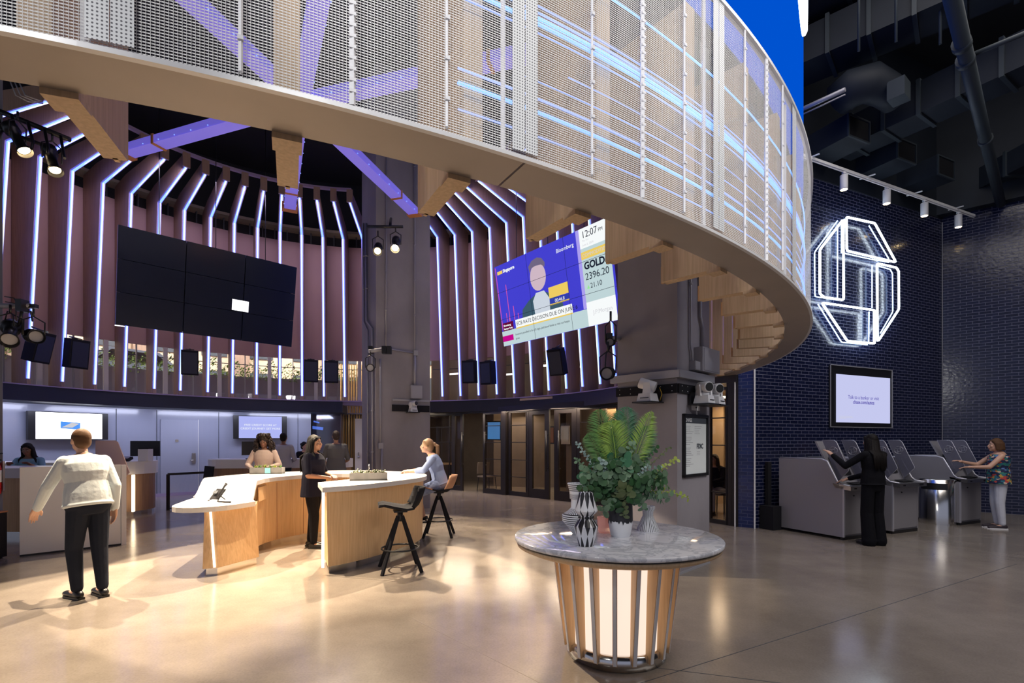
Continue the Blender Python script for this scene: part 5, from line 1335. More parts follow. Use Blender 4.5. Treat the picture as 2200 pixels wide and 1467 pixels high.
def person(label, loc, rz, J={}, scale=1.0, skin='skin_m', hair='short', hair_m='hair_black', top='c_white', sleeve=1.0, hem=.0, bottom='c_black', shoe='black', flare=0.0,
           skirt=None, bulk=1.0, vox=.0065, yaw=0, pitch=0, curl=.5, group=None, tank=False, hd={}):
    t = thing('person', label, 'person', loc, rz, group)
    K = {**JD, **J}; P = {k: Vector(v) * scale for k, v in K.items()}
    Bk = bulk
    spine = (P['neck'] - P['pelvis']).normalized()
    xs = (P['shL'] - P['shR']).normalized(); ys = spine.cross(xs).normalized(); xs = ys.cross(spine).normalized()
    R = Matrix((xs, ys, spine)).transposed().to_4x4()
    E_ = lambda mb, c, sc_: mb.ball(c, 1, sc_, R, 3)
    H = P['head']; HR = Matrix.Rotation(yaw, 4, 'Z') @ Matrix.Rotation(pitch, 4, 'X')
    hv = lambda x, y, z: H + HR.to_3x3() @ Vector((x, y, z))
    b = MB()
    # trunk
    SEC = [(-.22, .085, .080), (-.12, .135, .098), (0, .158, .108), (.2, .142, .098), (.42, .122, .088), (.62, .142, .098), (.80, .160, .102), (.93, .140, .088), (1.0, .095, .07), (1.05, .055, .053)]
    def along(f):
        if f <= .62: return P['pelvis'].lerp(P['chest'], f / .62)
        return P['chest'].lerp(P['neck'], (f - .62) / .38)
    def trunk(mb, sec, off, drop=0.0):
        rings = []
        for f, rx, ry in sec:
            c = along(f); q = (Bk if f < .9 else 1 + (Bk - 1) * .4)
            rings.append([mb.bm.verts.new(c + xs * math.cos(w) * (rx * q + off) + ys * math.sin(w) * (ry * q + off)) for w in [2 * PI * k / 24 for k in range(24)]])
        for r0_, r1_ in zip(rings[:-1], rings[1:]):
            for k in range(24): mb.bm.faces.new((r0_[k], r0_[(k + 1) % 24], r1_[(k + 1) % 24], r1_[k]))
        mb.bm.faces.new(rings[0][::-1]); mb.bm.faces.new(rings[-1])
    trunk(b, SEC, 0)
    Ba = 1 + (Bk - 1) * .5
    b.cone(P['shL'], along(.9), .048, .06); b.cone(P['shR'], along(.9), .048, .06)
    b.cone(along(.9), P['neck'], .07, .055); b.cone(P['neck'] - spine * .02, hv(0, .015, -.06), .05, .047)
    # head
    b.ball(hv(0, .012, .02), 1, (.074, .092, .098), HR, 3); b.ball(hv(0, -.018, -.045), 1, (.056, .066, .068), HR, 3); b.ball(hv(0, -.062, -.088), .022); b.ball(hv(0, -.07, -.045), .03)
    b.cone(hv(0, -.078, .018), hv(0, -.100, -.022), .009, .014); b.ball(hv(.035, -.065, -.02), .022); b.ball(hv(-.035, -.065, -.02), .022)
    for s in (-1, 1): b.ball(hv(s * .076, .012, -.005), 1, (.010, .018, .030), HR)
    for s, q in ((1, 'L'), (-1, 'R')):
        b.cone(P['sh' + q], P['el' + q], .044 * Ba, .036 * Ba); b.cone(P['el' + q], P['wr' + q], .036 * Ba, .023)
        b.cone(P['hip' + q], P['kn' + q], .078 * Bk, .052); b.cone(P['kn' + q], P['an' + q], .054, .034)
        b.cone(P['an' + q] - Vector((0, 0, .03)), P['toe' + q] + Vector((0, 0, .01)), .036, .026); b.ball(P['an' + q] + Vector((0, .02, -.03)), .036)
        w = P['wr' + q]; d = Vector(hd[q]).normalized() if q in hd else (w - P['el' + q]).normalized()
        side = d.cross(Vector((0, 0, 1))); side = side.normalized() if side.length > .25 else Vector((0, 1, 0)); pn = side.cross(d).normalized()
        if pn.z > 0: pn = -pn
        b.cone(w, w + d * .03, .023, .024)
        for k in range(4):
            o = side * ((k - 1.5) * .0205)
            b.cone(w + d * .02 + o * .8, w + d * .088 + o, .0155, .0125)
            L = (.032, .038, .036, .028)[k]; p = w + d * .09 + o * 1.06; e = d.copy()
            for seg in range(3):
                e = (e + pn * curl * .55).normalized(); p2 = p + e * L * (1 - .18 * seg); b.cone(p, p2, .0092 - .0008 * seg, .0085 - .0008 * seg, 8); p = p2
        th = side * (-1 if (side.dot(xs) > 0) == (s > 0) else 1)
        q0 = w + d * .025 + th * .024; q1 = q0 + d * .035 + th * .025 + pn * .012; q2 = q1 + d * .032 + th * .004 + pn * .006
        b.cone(q0, q1, .014, .0105, 8); b.cone(q1, q2, .0105, .009, 8)
    remeshed(b, 'body', skin, t, vox)
    b = MB()
    for s in (-1, 1): b.ball(hv(s * .030, -.078, .006), 1, (.011, .008, .005), HR); 
    b.build('eyes', 'eye_white', t)
    b = MB()
    for s in (-1, 1): b.ball(hv(s * .030, -.0855, .006), .0052, sub=1); b.tube([hv(s * .014, -.090, .025), hv(s * .032, -.090, .031), hv(s * .048, -.078, .026)], .0035, 6)
    b.build('eyebrows', 'eye_dark', t)
    b = MB(); b.tube([hv(-.022, -.083, -.058), hv(-.008, -.092, -.056), hv(.008, -.092, -.056), hv(.022, -.083, -.058)], [.002, .006, .006, .002], 8); b.build('mouth', 'lip', t)
    # top
    b = MB()
    tsec = ([(-.07, .152, .106), (-.03, .166, .118)] + [q for q in SEC if q[0] >= -.01]) if not hem else [(-hem * 2.0, .178, .128), (-hem, .172, .122)] + [(q[0], q[1] + .006, q[2] + .006) for q in SEC if q[0] >= -.01]
    tsec = [(f, rx + (.012 if .1 < f < .7 else .004), ry + (.016 if .1 < f < .7 else .006)) for f, rx, ry in tsec if f <= 1.0]
    if tank: tsec = [q for q in tsec if q[0] <= .94]
    trunk(b, tsec, .012)
    for s, q in ((1, 'L'), (-1, 'R')):
        if tank: b.cone(along(.97) + xs * s * .085, along(.80) + xs * s * .11, .022, .05)
        else:
            b.cone(P['sh' + q], along(.9), .056, .066)
            if sleeve > 0: b.cone(P['sh' + q], P['sh' + q].lerp(P['el' + q], min(1, sleeve * 2)), .056 * Ba, .050 * Ba)
            if sleeve > .5: b.cone(P['el' + q], P['el' + q].lerp(P['wr' + q], min(1, sleeve * 2 - 1)), .050 * Ba, .038 * Ba if sleeve > .9 else .044 * Ba)
    if not tank: b.cone(along(.9), along(.96), .080, .066)
    remeshed(b, 'dress' if skirt else 'top', top, t, vox, 4)
    # bottom
    b = MB()
    if skirt:
        E_(b, P['pelvis'], (.168 * Bk, .125 * Bk, .13))
        for k in range(7):
            f = k / 6 * skirt; a, c = P['hipL'].lerp(P['knL'], f), P['hipR'].lerp(P['knR'], f); b.cone(a, c, .105 - .02 * f, .105 - .02 * f); 
        remeshed(b, 'skirt', top, t, vox, 4)
    else:
        trunk(b, [(-.24, .09, .085), (-.12, .145, .105), (-.02, .162, .114), (.04, .150, .104)], .008)
        for q in 'LR':
            b.cone(P['hip' + q], P['kn' + q], .090 * Ba, .066 * Ba + flare * .02); b.cone(P['kn' + q], P['an' + q].lerp(P['kn' + q], .0 if flare else .06), .066 * Ba + flare * .02, .052 + flare * .045)
            if flare: b.cone(P['an' + q], P['an' + q] - Vector((0, 0, .03)), .10, .10)
        remeshed(b, 'trousers', bottom, t, vox, 4)
    for q in 'LR':
        a, tt = P['an' + q], P['toe' + q]; hz = (tt - a); hz.z = 0; hz = hz.normalized() if hz.length > .01 else Vector((0, -1, 0)); dn = tt.z - .03 * scale
        b = MB(); heel = Vector((a.x, a.y, max(dn, a.z - .085 * scale) + .0)) - hz * .035
        b.cone(Vector((heel.x, heel.y, heel.z + .045)), Vector((tt.x, tt.y, tt.z + .008)), .040, .033)
        if not skirt: b.cone(a - Vector((0, 0, .02)), heel + Vector((0, 0, .045)), .038, .04)
        b.cone(Vector((tt.x, tt.y, tt.z + .008)), Vector((tt.x, tt.y, tt.z + .004)) + hz * .03, .033, .026)
        sh = remeshed(b, 'shoe', shoe, t, .008, 3)
        b = MB(); n2 = Vector((-hz.y, hz.x, 0)); toe = Vector((tt.x, tt.y, 0)) + hz * .055; he = Vector((heel.x, heel.y, 0)) - hz * .035
        zb = tt.z - .03 * scale
        P2 = [(he + n2 * .032), (he.lerp(toe, .5) + n2 * .036), (he.lerp(toe, .8) + n2 * .04), toe, (he.lerp(toe, .8) - n2 * .04), (he.lerp(toe, .5) - n2 * .036), (he - n2 * .032)]
        b.slab([(v.x, v.y) for v in P2], zb, zb + .022); b.build('sole', 'white' if shoe == 'sneaker' else 'black', sh)
    # hair
    rn = random.Random(len(label)); b = MB()
    if hair == 'curly':
        b.ball(hv(0, .03, .04), 1, (.10, .11, .11), HR, 3)
        for k in range(420):
            a = rn.uniform(0, 2 * PI); z = rn.uniform(-.25, .13); rr = (.085 + .085 * max(0, min(1, (.13 - z) / .16))) * rn.uniform(.75, 1.05)
            x, y = math.cos(a) * rr, math.sin(a) * rr * .8 + .015
            if y < .015 and abs(x) < .098 and z < .07: continue
            if y < -.04 and z < .07: y = -.04
            b.ball(hv(x, y, z), rn.uniform(.016, .030), sub=1)
    else:
        b.ball(hv(0, .022, .034), 1, (.081, .096, .096), HR, 3)
        if hair == 'short': b.ball(hv(0, .048, -.012), 1, (.072, .066, .075), HR, 3)
        if hair in ('long', 'pony', 'bob', 'bun'):
            b.ball(hv(0, .05, -.02), 1, (.078, .066, .08), HR, 3)
            for s in (-1, 1): b.cone(hv(s * .05, -.045, .075), hv(s * .076, .01, .0), .020, .018)
        if hair == 'long':
            for k in range(84):
                a = -.35 + (PI + .7) * (k % 28) / 27 + rn.uniform(-.05, .05); lay = k // 28
                x, y = math.cos(a) * (.080 - .012 * lay), math.sin(a) * (.082 - .014 * lay) + .018
                p0 = hv(x * .6, y * .6, .10 - .01 * lay); p1 = hv(x, y, .02); p2 = hv(x * 1.12, y * 1.08 + .012, -.13)
                if y < .03 and abs(x) > .05: c3 = P['shL' if x > 0 else 'shR'] * .55 + P['neck'] * .45 + ys * .03 + xs * (.03 if x > 0 else -.03) - ys * (.10 * Bk) * (y < 0); c4 = c3 - spine * rn.uniform(.14, .24) + ys * (.03 if y > 0 else -.02)
                else: c3 = along(.88) + xs * x * 1.3 + ys * (.105 * Bk + .03); c4 = along(.62) + xs * x * 1.25 + ys * (.115 * Bk + .025) - spine * rn.uniform(.02, .12)
                pts = [p0, p1, p2, c3, c4]; pts[3] = p2.lerp(c3, .9)
                b.tube(pts, [.013, .019, .020, .019, .004], 7)
        if hair == 'bob':
            for k in range(11):
                a = -.35 + (PI + .7) * k / 10; b.cone(hv(math.cos(a) * .078, math.sin(a) * .085 + .02, .03), hv(math.cos(a) * .092, math.sin(a) * .09 + .03, -.075 + rn.uniform(-.01, .01)), .028, .020)
        if hair == 'pony':
            b.ball(hv(0, .125, .03), .034); b.tube([hv(0, .12, .03), hv(0, .175, .0), hv(0, .18, -.12), hv(0, .15, -.26)], [.022, .036, .032, .010], 10)
        if hair == 'bun': b.ball(hv(0, .12, .05), .045)
    if hair in ('long', 'curly'): b.build('hair', hair_m, t, smooth=True)
    else: remeshed(b, 'hair', hair_m, t, .0075 if vox < .0075 else .010, 2)
    return t
face = lambda x, y: math.atan2(x, -y)
mat('sneaker', (.03, .02, .03), .6)
W_ = fl(190, 1283)
person('person in pale blue shirt and black trousers walking away, back turned, beside the grey partition', W_, face(-.90, .43), dict(pelvis=(0, 0, .94), chest=(0, -.05, 1.24), neck=(0, -.10, 1.41), head=(0, -.15, 1.56), shL=(.165, -.08, 1.355), shR=(-.165, -.06, 1.355), elL=(.24, -.20, 1.12), wrL=(.25, -.38, .90), elR=(-.22, .03, 1.10), wrR=(-.23, .0, .87),
       knL=(.085, -.08, .49), anL=(.08, -.03, .085), toeL=(.09, -.20, .03), knR=(-.085, .02, .49), anR=(-.08, .09, .085), toeR=(-.09, -.07, .03)), 1.02, 'skin_l', 'short', 'hair_brown', 'c_white', 1.0, 0, 'c_trouser', bulk=1.22, vox=.006, curl=.4)
person('smiling person with big curly dark hair and cream top standing behind the desk', (-4.56, 9.42, 0), face(.18, -1), dict(elL=(.27, -.04, 1.14), wrL=(.14, -.28, 1.10), elR=(-.27, -.04, 1.14), wrR=(-.14, -.28, 1.10)), 1.0, 'skin_d', 'curly', 'hair_dkbrown', 'c_cream', 1.0, 0, 'c_black', vox=.006, bulk=1.05, pitch=.12)
person('person with waist long black hair and navy tunic standing inside the curved desk', (-2.95, 7.62, 0), face(.97, -.12), dict(elL=(.25, -.05, 1.10), wrL=(.045, -.27, 1.08), elR=(-.25, -.05, 1.10), wrR=(-.045, -.25, 1.06), anL=(.08, .10, .085), toeL=(.08, -.06, .03), anR=(-.08, -.04, .085), toeR=(-.08, -.2, .03), knL=(.085, .05, .49), knR=(-.085, -.05, .49)), .985, 'skin_m', 'long', 'hair_black', 'c_navy', .42, .16, 'c_black', bulk=1.22, vox=.006, curl=1.0)
person('seated person with ponytail and light blue dress leaning on the desk', (-1.22, 8.55, 0), face(-1, -.08), dict(pelvis=(0, .03, .88), chest=(0, -.05, 1.16), neck=(0, -.12, 1.345), head=(0, -.20, 1.50), shL=(.155, -.09, 1.30), shR=(-.155, -.09, 1.30), elL=(.22, -.24, 1.10), wrL=(.12, -.48, 1.085), elR=(-.22, -.24, 1.10), wrR=(-.10, -.50, 1.085),
       hipL=(.085, -.02, .86), hipR=(-.085, -.02, .86), knL=(.09, -.38, .72), knR=(-.09, -.36, .70), anL=(.05, -.34, .34), anR=(-.06, -.26, .34), toeL=(.05, -.48, .24), toeR=(-.06, -.40, .24)), 1.0, 'skin_l', 'pony', 'hair_blond', 'c_blue', .72, 0, 'c_blue', 'black', skirt=.95, vox=.006, curl=.8)
person('seated person with glasses and teal blouse looking down at the left teller counter', (-9.15, 9.75, 0), face(.4, -1), dict(pelvis=(0, 0, .70), chest=(0, -.06, 1.02), neck=(0, -.10, 1.20), head=(0, -.15, 1.35), shL=(.165, -.07, 1.16), shR=(-.165, -.07, 1.16), elL=(.24, -.2, .98), wrL=(.14, -.42, 1.10), elR=(-.24, -.2, .98), wrR=(-.14, -.42, 1.10),
       hipL=(.09, -.02, .68), hipR=(-.09, -.02, .68), knL=(.1, -.40, .60), knR=(-.1, -.40, .60), anL=(.1, -.38, .20), anR=(-.1, -.38, .20), toeL=(.1, -.52, .15), toeR=(-.1, -.52, .15)), 1.05, 'skin_d', 'long', 'hair_black', 'c_teal', .8, 0, 'c_black', vox=.009, pitch=.25)
person('person in pale shirt with back turned facing the counter under the lilac screen', (-5.38, 12.05, 0), face(-.15, 1), dict(elL=(.23, -.05, 1.1), wrL=(.12, -.25, 1.05), elR=(-.23, -.05, 1.1), wrR=(-.12, -.25, 1.05)), 1.045, 'skin_d', 'short', 'hair_black', 'c_paleshirt', 1.0, 0, 'c_trouser', vox=.009, bulk=1.12)
person('seated person in black with hair tied up in profile behind the teller counter', (-5.78, 14.1, 0), face(.9, -.5), dict(pelvis=(0, 0, .76), chest=(0, -.04, 1.08), neck=(0, -.07, 1.25), head=(0, -.10, 1.40), shL=(.165, -.05, 1.21), shR=(-.165, -.05, 1.21), elL=(.2, -.1, .98), wrL=(.12, -.3, .95), elR=(-.2, -.1, .98), wrR=(-.12, -.3, .95),
       hipL=(.09, -.02, .74), hipR=(-.09, -.02, .74), knL=(.1, -.38, .66), knR=(-.1, -.38, .66), anL=(.1, -.36, .26), anR=(-.1, -.36, .26), toeL=(.1, -.5, .2), toeR=(-.1, -.5, .2)), 1.02, 'skin_l', 'bun', 'hair_black', 'c_black', 1.0, 0, 'c_black', vox=.010)
person('person in dark grey shirt with back turned in front of the gold rods', (-3.78, 11.0, 0), face(-.45, .9), dict(elL=(.24, -.06, 1.1), wrL=(.14, -.26, 1.0), elR=(-.24, -.06, 1.1), wrR=(-.14, -.26, 1.0)), 1.065, 'skin_m', 'short', 'hair_dkbrown', 'c_grey', .45, .05, 'c_black', vox=.008, bulk=1.15)
person('person dressed all in black with long hair tapping the first teller machine', (5.50, 7.80, 0), face(-.16, .98), dict(elL=(.33, -.16, 1.20), wrL=(.36, -.38, 1.36), elR=(-.18, -.12, 1.10), wrR=(.10, -.36, .985), neck=(0, -.01, 1.42), head=(0, -.05, 1.57)), 1.0, 'skin_l', 'long', 'hair_black', 'c_black', .97, .02, 'c_black', flare=1.0, vox=.0065, curl=.3, bulk=1.02)
person('person in flowered sleeveless top and white trousers reaching to the last teller machine', (8.78, 9.24, 0), face(-.93, .36), dict(chest=(0, .0, 1.24), head=(0, -.05, 1.56), shL=(.17, -.02, 1.36), shR=(-.17, -.02, 1.36), elL=(.22, -.22, 1.16), wrL=(.16, -.46, 1.15), elR=(-.21, -.24, 1.18), wrR=(-.12, -.50, 1.24)), .965, 'skin_l', 'bob', 'hair_brown', 'floral', 0, .10, 'c_jeans', 'sneaker', bulk=1.18, vox=.0065, curl=.35, tank=True)
person('seated person in dark clothes seen through the glass right of the concrete column', (4.55, 11.25, 0), face(-.8, -.6), dict(pelvis=(0, 0, .52), chest=(0, -.08, .84), neck=(0, -.14, 1.02), head=(0, -.2, 1.17), shL=(.165, -.1, .97), shR=(-.165, -.1, .97), elL=(.22, -.22, .76), wrL=(.1, -.42, .70), elR=(-.22, -.22, .76), wrR=(-.1, -.42, .70),
       hipL=(.09, -.02, .5), hipR=(-.09, -.02, .5), knL=(.1, -.42, .5), knR=(-.1, -.42, .5), anL=(.1, -.4, .085), anR=(-.1, -.4, .085), toeL=(.1, -.55, .03), toeR=(-.1, -.55, .03)), 1.0, 'skin_l', 'long', 'hair_dkbrown', 'c_navy', 1.0, 0, 'c_paleshirt', vox=.010)
chair((4.6, 11.3, 0), face(-.8, -.6), 'dark chair under the person seen through the glass right of the column', 'black_satin', .42)
def high_seat(loc, rz, label, sh):
    t = thing('stool', label, 'stool', loc, rz)
    b = MB(); b.lathe([(.19, sh - .05), (.20, sh - .02), (.17, sh)], 24); b.build('seat', 'black_satin', t)
    b = MB(); b.lathe([(.02, .04), (.02, sh - .05)], 12); b.build('column_post', 'steel', t)
    b = MB(); b.lathe([(.22, 0), (.22, .02), (.03, .05)], 24); b.build('base', 'steel', t)
high_seat((-9.15, 9.77, 0), 0, 'swivel stool under the person in the teal blouse', .62)
high_seat((-5.78, 14.1, 0), 0, 'swivel stool under the seated person in black', .66)

# ================================================================== speakers, stage lamps, cameras, conduits
def make_speaker():
    t = thing('loudspeaker', 'x', 'loudspeaker')
    b = MB(); loft(b, [(-.17, .15), (-.20, -.13), (.20, -.13), (.17, .15)], [(-.17, .15), (-.20, -.13), (.20, -.13), (.17, .15)], -.33, .33); b.build('cabinet', 'black_satin', t, bevel=.03)
    b = MB(); b.box((0, -.135, -.01), (.34, .012, .56)); b.build('grille', 'navy_band', t, bevel=.004)
    b = MB(); b.bar((-.1, .0, .35), (.1, 0, .35), .05, .02); b.tube([(0, 0, .35), (0, .25, .38)], .018); b.build('bracket', 'black', t)
    return t
S0 = make_speaker(); ns = 0
for x, y, r, yw, tl, lab in ((83, 745, 6.35, .25, .25, 'nearest the left column lamp cluster'), (163, 760, 6.45, .1, .12, 'third bay from the left column'), (408, 779, 6.5, -.25, .12, 'under the middle of the blank video wall'), (668, 797, 6.5, .1, .08, 'left of the pair right of the blank video wall'), (713, 799, 6.5, .0, .08, 'right of the pair right of the blank video wall'),
                        (1010, 799, 6.5, .1, .08, 'left of the pair under the news wall'), (1049, 801, 6.5, -.1, .08, 'right of the pair under the news wall'), (1198, 777, 6.3, .35, .3, 'tilted, under the middle of the news wall'), (1550, 665, 6.4, -.3, .25, 'beyond the concrete column')):
    a = ang(x, r); p = polar(a, r); p.z = CH + (Y0 - y) / F * p.y
    o = S0 if ns == 0 else copy_tree(S0); ns += 1
    put(o, p, math.radians(a - 90) + yw); o.rotation_euler = (tl, 0, math.radians(a - 90) + yw); o['label'] = 'black loudspeaker %s' % lab; o['group'] = 'loudspeakers hung between the fins'
def stage_lamp(loc, target, label, lit='bulb', L=.42, r=.085):
    t = thing('stage_lamp', label, 'stage lamp', loc); loc = Vector(loc); d = (Vector(target) - loc).normalized(); x = d.orthogonal().normalized(); x = d.cross(Vector((0, 0, 1))).normalized()
    b = MB(); b.tube([loc - d * L * .62, loc - d * L * .55, loc - d * .12, loc - d * .11, loc + d * L * .38, loc + d * L * .40], [.03, r * 1.05, r * 1.05, r * .72, r * .72, r * .95], 18); b.build('housing', 'black', t, True)
    b = MB(); b.tube([loc + d * (L * .40), loc + d * (L * .52)], [r * .9, r * 1.05], 18, caps=False); b.build('front_ring', 'black', t, True)
    b = MB(); b.tube([loc + d * (L * .405), loc + d * (L * .415)], r * .80, 18); b.build('lens', lit, t, True)
    b = MB(); up = Vector((0, 0, 1)); b.tube([loc + x * (r * 1.25), loc + x * (r * 1.3) + up * .2, loc + up * .27, loc - x * (r * 1.3) + up * .2, loc - x * (r * 1.25)], .010, 6); b.tube([loc + up * .27, loc + up * .38], .014, 6); b.build('yoke', 'black', t, True)
    return t
stage_lamp(at(38, 300, 6.9), (-3, 6.5, 0), 'brightly lit stage lamp at the upper left beside the left column')
stage_lamp(at(112, 345, 7.05), (-3.5, 5.5, 0), 'second lit stage lamp hanging lower right of the upper left lamp', 'bulb_dim')
stage_lamp(at(812, 535, 10.7), at(790, 640, 8), 'left stage lamp of the pair on the middle column', 'bulb_dim')
stage_lamp(at(850, 525, 10.7), (-1.6, 5, 0), 'brightly lit stage lamp of the pair on the middle column')
stage_lamp(at(796, 790, 10.9), at(780, 790, 8), 'small stage lamp lower on the left edge of the middle column', 'grey_box', .34, .08)
stage_lamp(at(1306, 802, 6.15), at(1270, 808, 4.5), 'dark stage lamp on the left edge of the concrete column', 'grey_box', .36, .075)
stage_lamp(at(1312, 735, 6.3), at(1290, 735, 5.0), 'upper dark stage lamp at the left edge of the concrete column', 'grey_box', .28, .05)
stage_lamp(at(72, 722, 7.0), at(110, 730, 6.2), 'dark stage lamp with clear lens in the lower left lamp cluster', 'grey_box', .5, .09)
stage_lamp(at(22, 716, 6.8), at(10, 800, 6.2), 'dark stage lamp aimed down in the lower left lamp cluster', 'grey_box', .4, .1)
t = thing('lighting_bar', 'black lighting bar with lamps on the middle column', 'lighting bar', at(826, 490, 10.7))
b = MB(); b.tube([at(790, 487, 10.7), at(866, 487, 10.7)], .03); b.build('bar', 'black', t, True)
b = MB(); b.tube([at(838, 487, 10.7), at(840, 470, 11.5)], .03); b.build('arm', 'black', t, True)
t = thing('lighting_bar', 'black lighting bar with tangled cables at the upper left corner', 'lighting bar', at(20, 250, 6.9))
b = MB(); b.tube([at(-60, 215, 6.9), at(150, 300, 7.1)], .035); b.tube([at(-40, 262, 6.9), at(120, 322, 7.1)], .025); b.build('bar', 'black', t, True)
b = MB()
for k in range(5): b.tube([at(-10 + k * 35, 235 + k * 14, 6.9), at(5 + k * 33, 280 + k * 13, 6.95), at(-5 + k * 36, 300 + k * 10, 6.9)], .018, 6)
b.build('clamps', 'black', t, True)
b = MB()
for k in range(3): b.tube([at(22 + k * 9, 175, 6.6), at(34 + k * 10, 205, 6.6), at(60 + k * 12, 218 - k, 6.7), at(92, 222 - k * 3, 6.9)], .008, 6)
b.build('cable_loops', 'grey_box', t, True)
t = thing('lighting_bar', 'silver bar with black clamps and cables in the lower left lamp cluster', 'lighting bar', at(30, 655, 6.8))
b = MB(); b.tube([at(-10, 657, 6.8), at(66, 657, 6.9)], .035); b.build('bar', 'grey_box', t, True)
b = MB(); b.box(at(48, 657, 6.85), (.08, .12, .16)); b.box(at(68, 658, 6.9), (.14, .06, .05)); b.tube([at(48, 665, 6.85), at(40, 700, 6.9)], .02); b.tube([at(66, 668, 6.9), at(70, 690, 7)], .012); b.build('clamps', 'black', t, True)
b = MB(); b.tube([at(10, 637, 6.8), at(30, 640, 6.8), at(42, 660, 6.85)], .008, 6); b.tube([at(10, 690, 6.8), at(16, 668, 6.8), at(28, 675, 6.8), at(30, 700, 6.8)], .008, 6); b.tube([at(12, 648, 6.8), at(34, 652, 6.8), at(35, 690, 6.8)], .007, 6); b.build('cables', 'black', t, True)

def ptz(loc, rz, label, pitch=0, yaw=0, s=1.0, cable=True):
    t = thing('pan_tilt_camera', label, 'camera', loc, rz, 'white pan tilt cameras on the columns')
    b = MB(); b.box((0, 0, -.012), (.24 * s, .24 * s, .016)); b.box((0, .11 * s, .07), (.20 * s, .02, .15)); b.build('shelf_bracket', 'black', t)
    b = MB(); loft(b, [(-.085 * s, -.09 * s), (.085 * s, -.09 * s), (.085 * s, .08 * s), (-.085 * s, .08 * s)], [(-.068 * s, -.075 * s), (.068 * s, -.075 * s), (.068 * s, .065 * s), (-.068 * s, .065 * s)], 0, .085 * s); b.build('base', 'white', t, bevel=.012)
    b = MB(); b.box((.01 * s, -.088 * s, .035 * s), (.10 * s, .006, .010)); b.build('slot', 'black', t)
    R = Matrix.Rotation(yaw, 3, 'Z')
    b = MB(); 
    for sx in (-1, 1): b.hexa([R @ Vector((sx * q[0] * s, q[1] * s, q[2] * s)) for q in ((.055, -.045, .08), (.075, -.045, .08), (.075, .045, .08), (.055, .045, .08), (.060, -.03, .20), (.078, -.03, .20), (.078, .03, .20), (.060, .03, .20))])
    b.ball((0, 0, .10 * s), .06 * s, (1, 1, .5)); b.build('yoke', 'white', t)
    d = R @ Vector((0, -math.cos(pitch), -math.sin(pitch))); c = Vector((0, 0, .175 * s))
    b = MB(); b.tube([c - d * .085 * s, c - d * .08 * s, c + d * .085 * s, c + d * .095 * s], [.05 * s, .058 * s, .058 * s, .052 * s], 20); b.build('head', 'white', t)
    b = MB(); b.tube([c + d * .094 * s, c + d * .101 * s], .045 * s, 20); b.build('lens', 'black', t)
    if cable: b = MB(); b.tube([(.09 * s, .09 * s, .01), (.12 * s, .08 * s, .09), (.08 * s, .10 * s, .17)], .004, 6); b.build('cable', 'yellow_cable', t)
    return t
W1L, W1R = Wall(C1.to_2d(), (L1 - C1).to_2d()), Wall(C1.to_2d(), (R1 - C1).to_2d())
W2R = Wall(C2.to_2d(), (R2 - C2).to_2d()); W2L = Wall(C2.to_2d(), (L2 - C2).to_2d())
nrot = lambda W: math.atan2(W.n.x, -W.n.y)
lp = W1L.pt(W1L.px(1392, 845, .16)[0], 2.06, .16); ptz(lp, nrot(W1L), 'white pan tilt camera tilted up on the left face of the concrete column', -.35, -1.2, 1.12)
q = W1R.pt(.36, 2.04, .16); ptz(q, nrot(W1R), 'left camera of the white pair on the right face of the concrete column', .05, -.55, 1.12)
q = W1R.pt(.66, 2.04, .16); ptz(q, nrot(W1R), 'right camera of the white pair on the right face of the concrete column', .05, -.55, 1.12)
q = W2R.pt(W2R.px(887, 880, .14)[0], 2.24, .14); ptz(q, nrot(W2R), 'white pan tilt camera on the middle column above the seated woman', -.1, .5, 1.05)
def band(name_, label, W, t0, t1, z0, z1, d0, d1, m, t=None, cat='rail'):
    b = MB(); b.hexa([W.pt(t0, z0, d0), W.pt(t1, z0, d0), W.pt(t1, z0, d1), W.pt(t0, z0, d1), W.pt(t0, z1, d0), W.pt(t1, z1, d0), W.pt(t1, z1, d1), W.pt(t0, z1, d1)]); return b.build(name_, m, t, True)
t = thing('camera_rail', 'black steel band with grey trunking round the concrete column', 'rail', (C1.x, C1.y, 2.2))
band('black_band', '', W1L, -.01, .84, 2.155, 2.265, .002, .03, 'black_satin', t); band('black_band', '', W1R, -.01, .88, 2.155, 2.265, .002, .03, 'black_satin', t)
band('trunking', '', W1L, -.06, .90, 2.33, 2.42, .004, .07, 'grey_box', t); band('trunking', '', W1R, -.06, .88, 2.33, 2.42, .004, .07, 'grey_box', t)
b = MB()
for W, s in ((W1L, (.05, .2, .62, .78)), (W1R, (.06, .2, .5))):
    for q in s:
        for z in (2.18, 2.24): b.ball(W.pt(q, z, .032), .006, sub=1)
b.build('bolts', 'white', t, True)
t = thing('camera_rail', 'black steel band on the middle column carrying a camera', 'rail', W2R.pt(.8, 2.3, .02))
q0, q1 = W2R.px(842, 880)[0], W2R.px(922, 880)[0]
band('black_band', '', W2R, q0, q1, 2.25, 2.40, .002, .03, 'black_satin', t); band('trunking', '', W2R, q0, q1, 2.49, 2.53, .002, .03, 'grey_box', t)
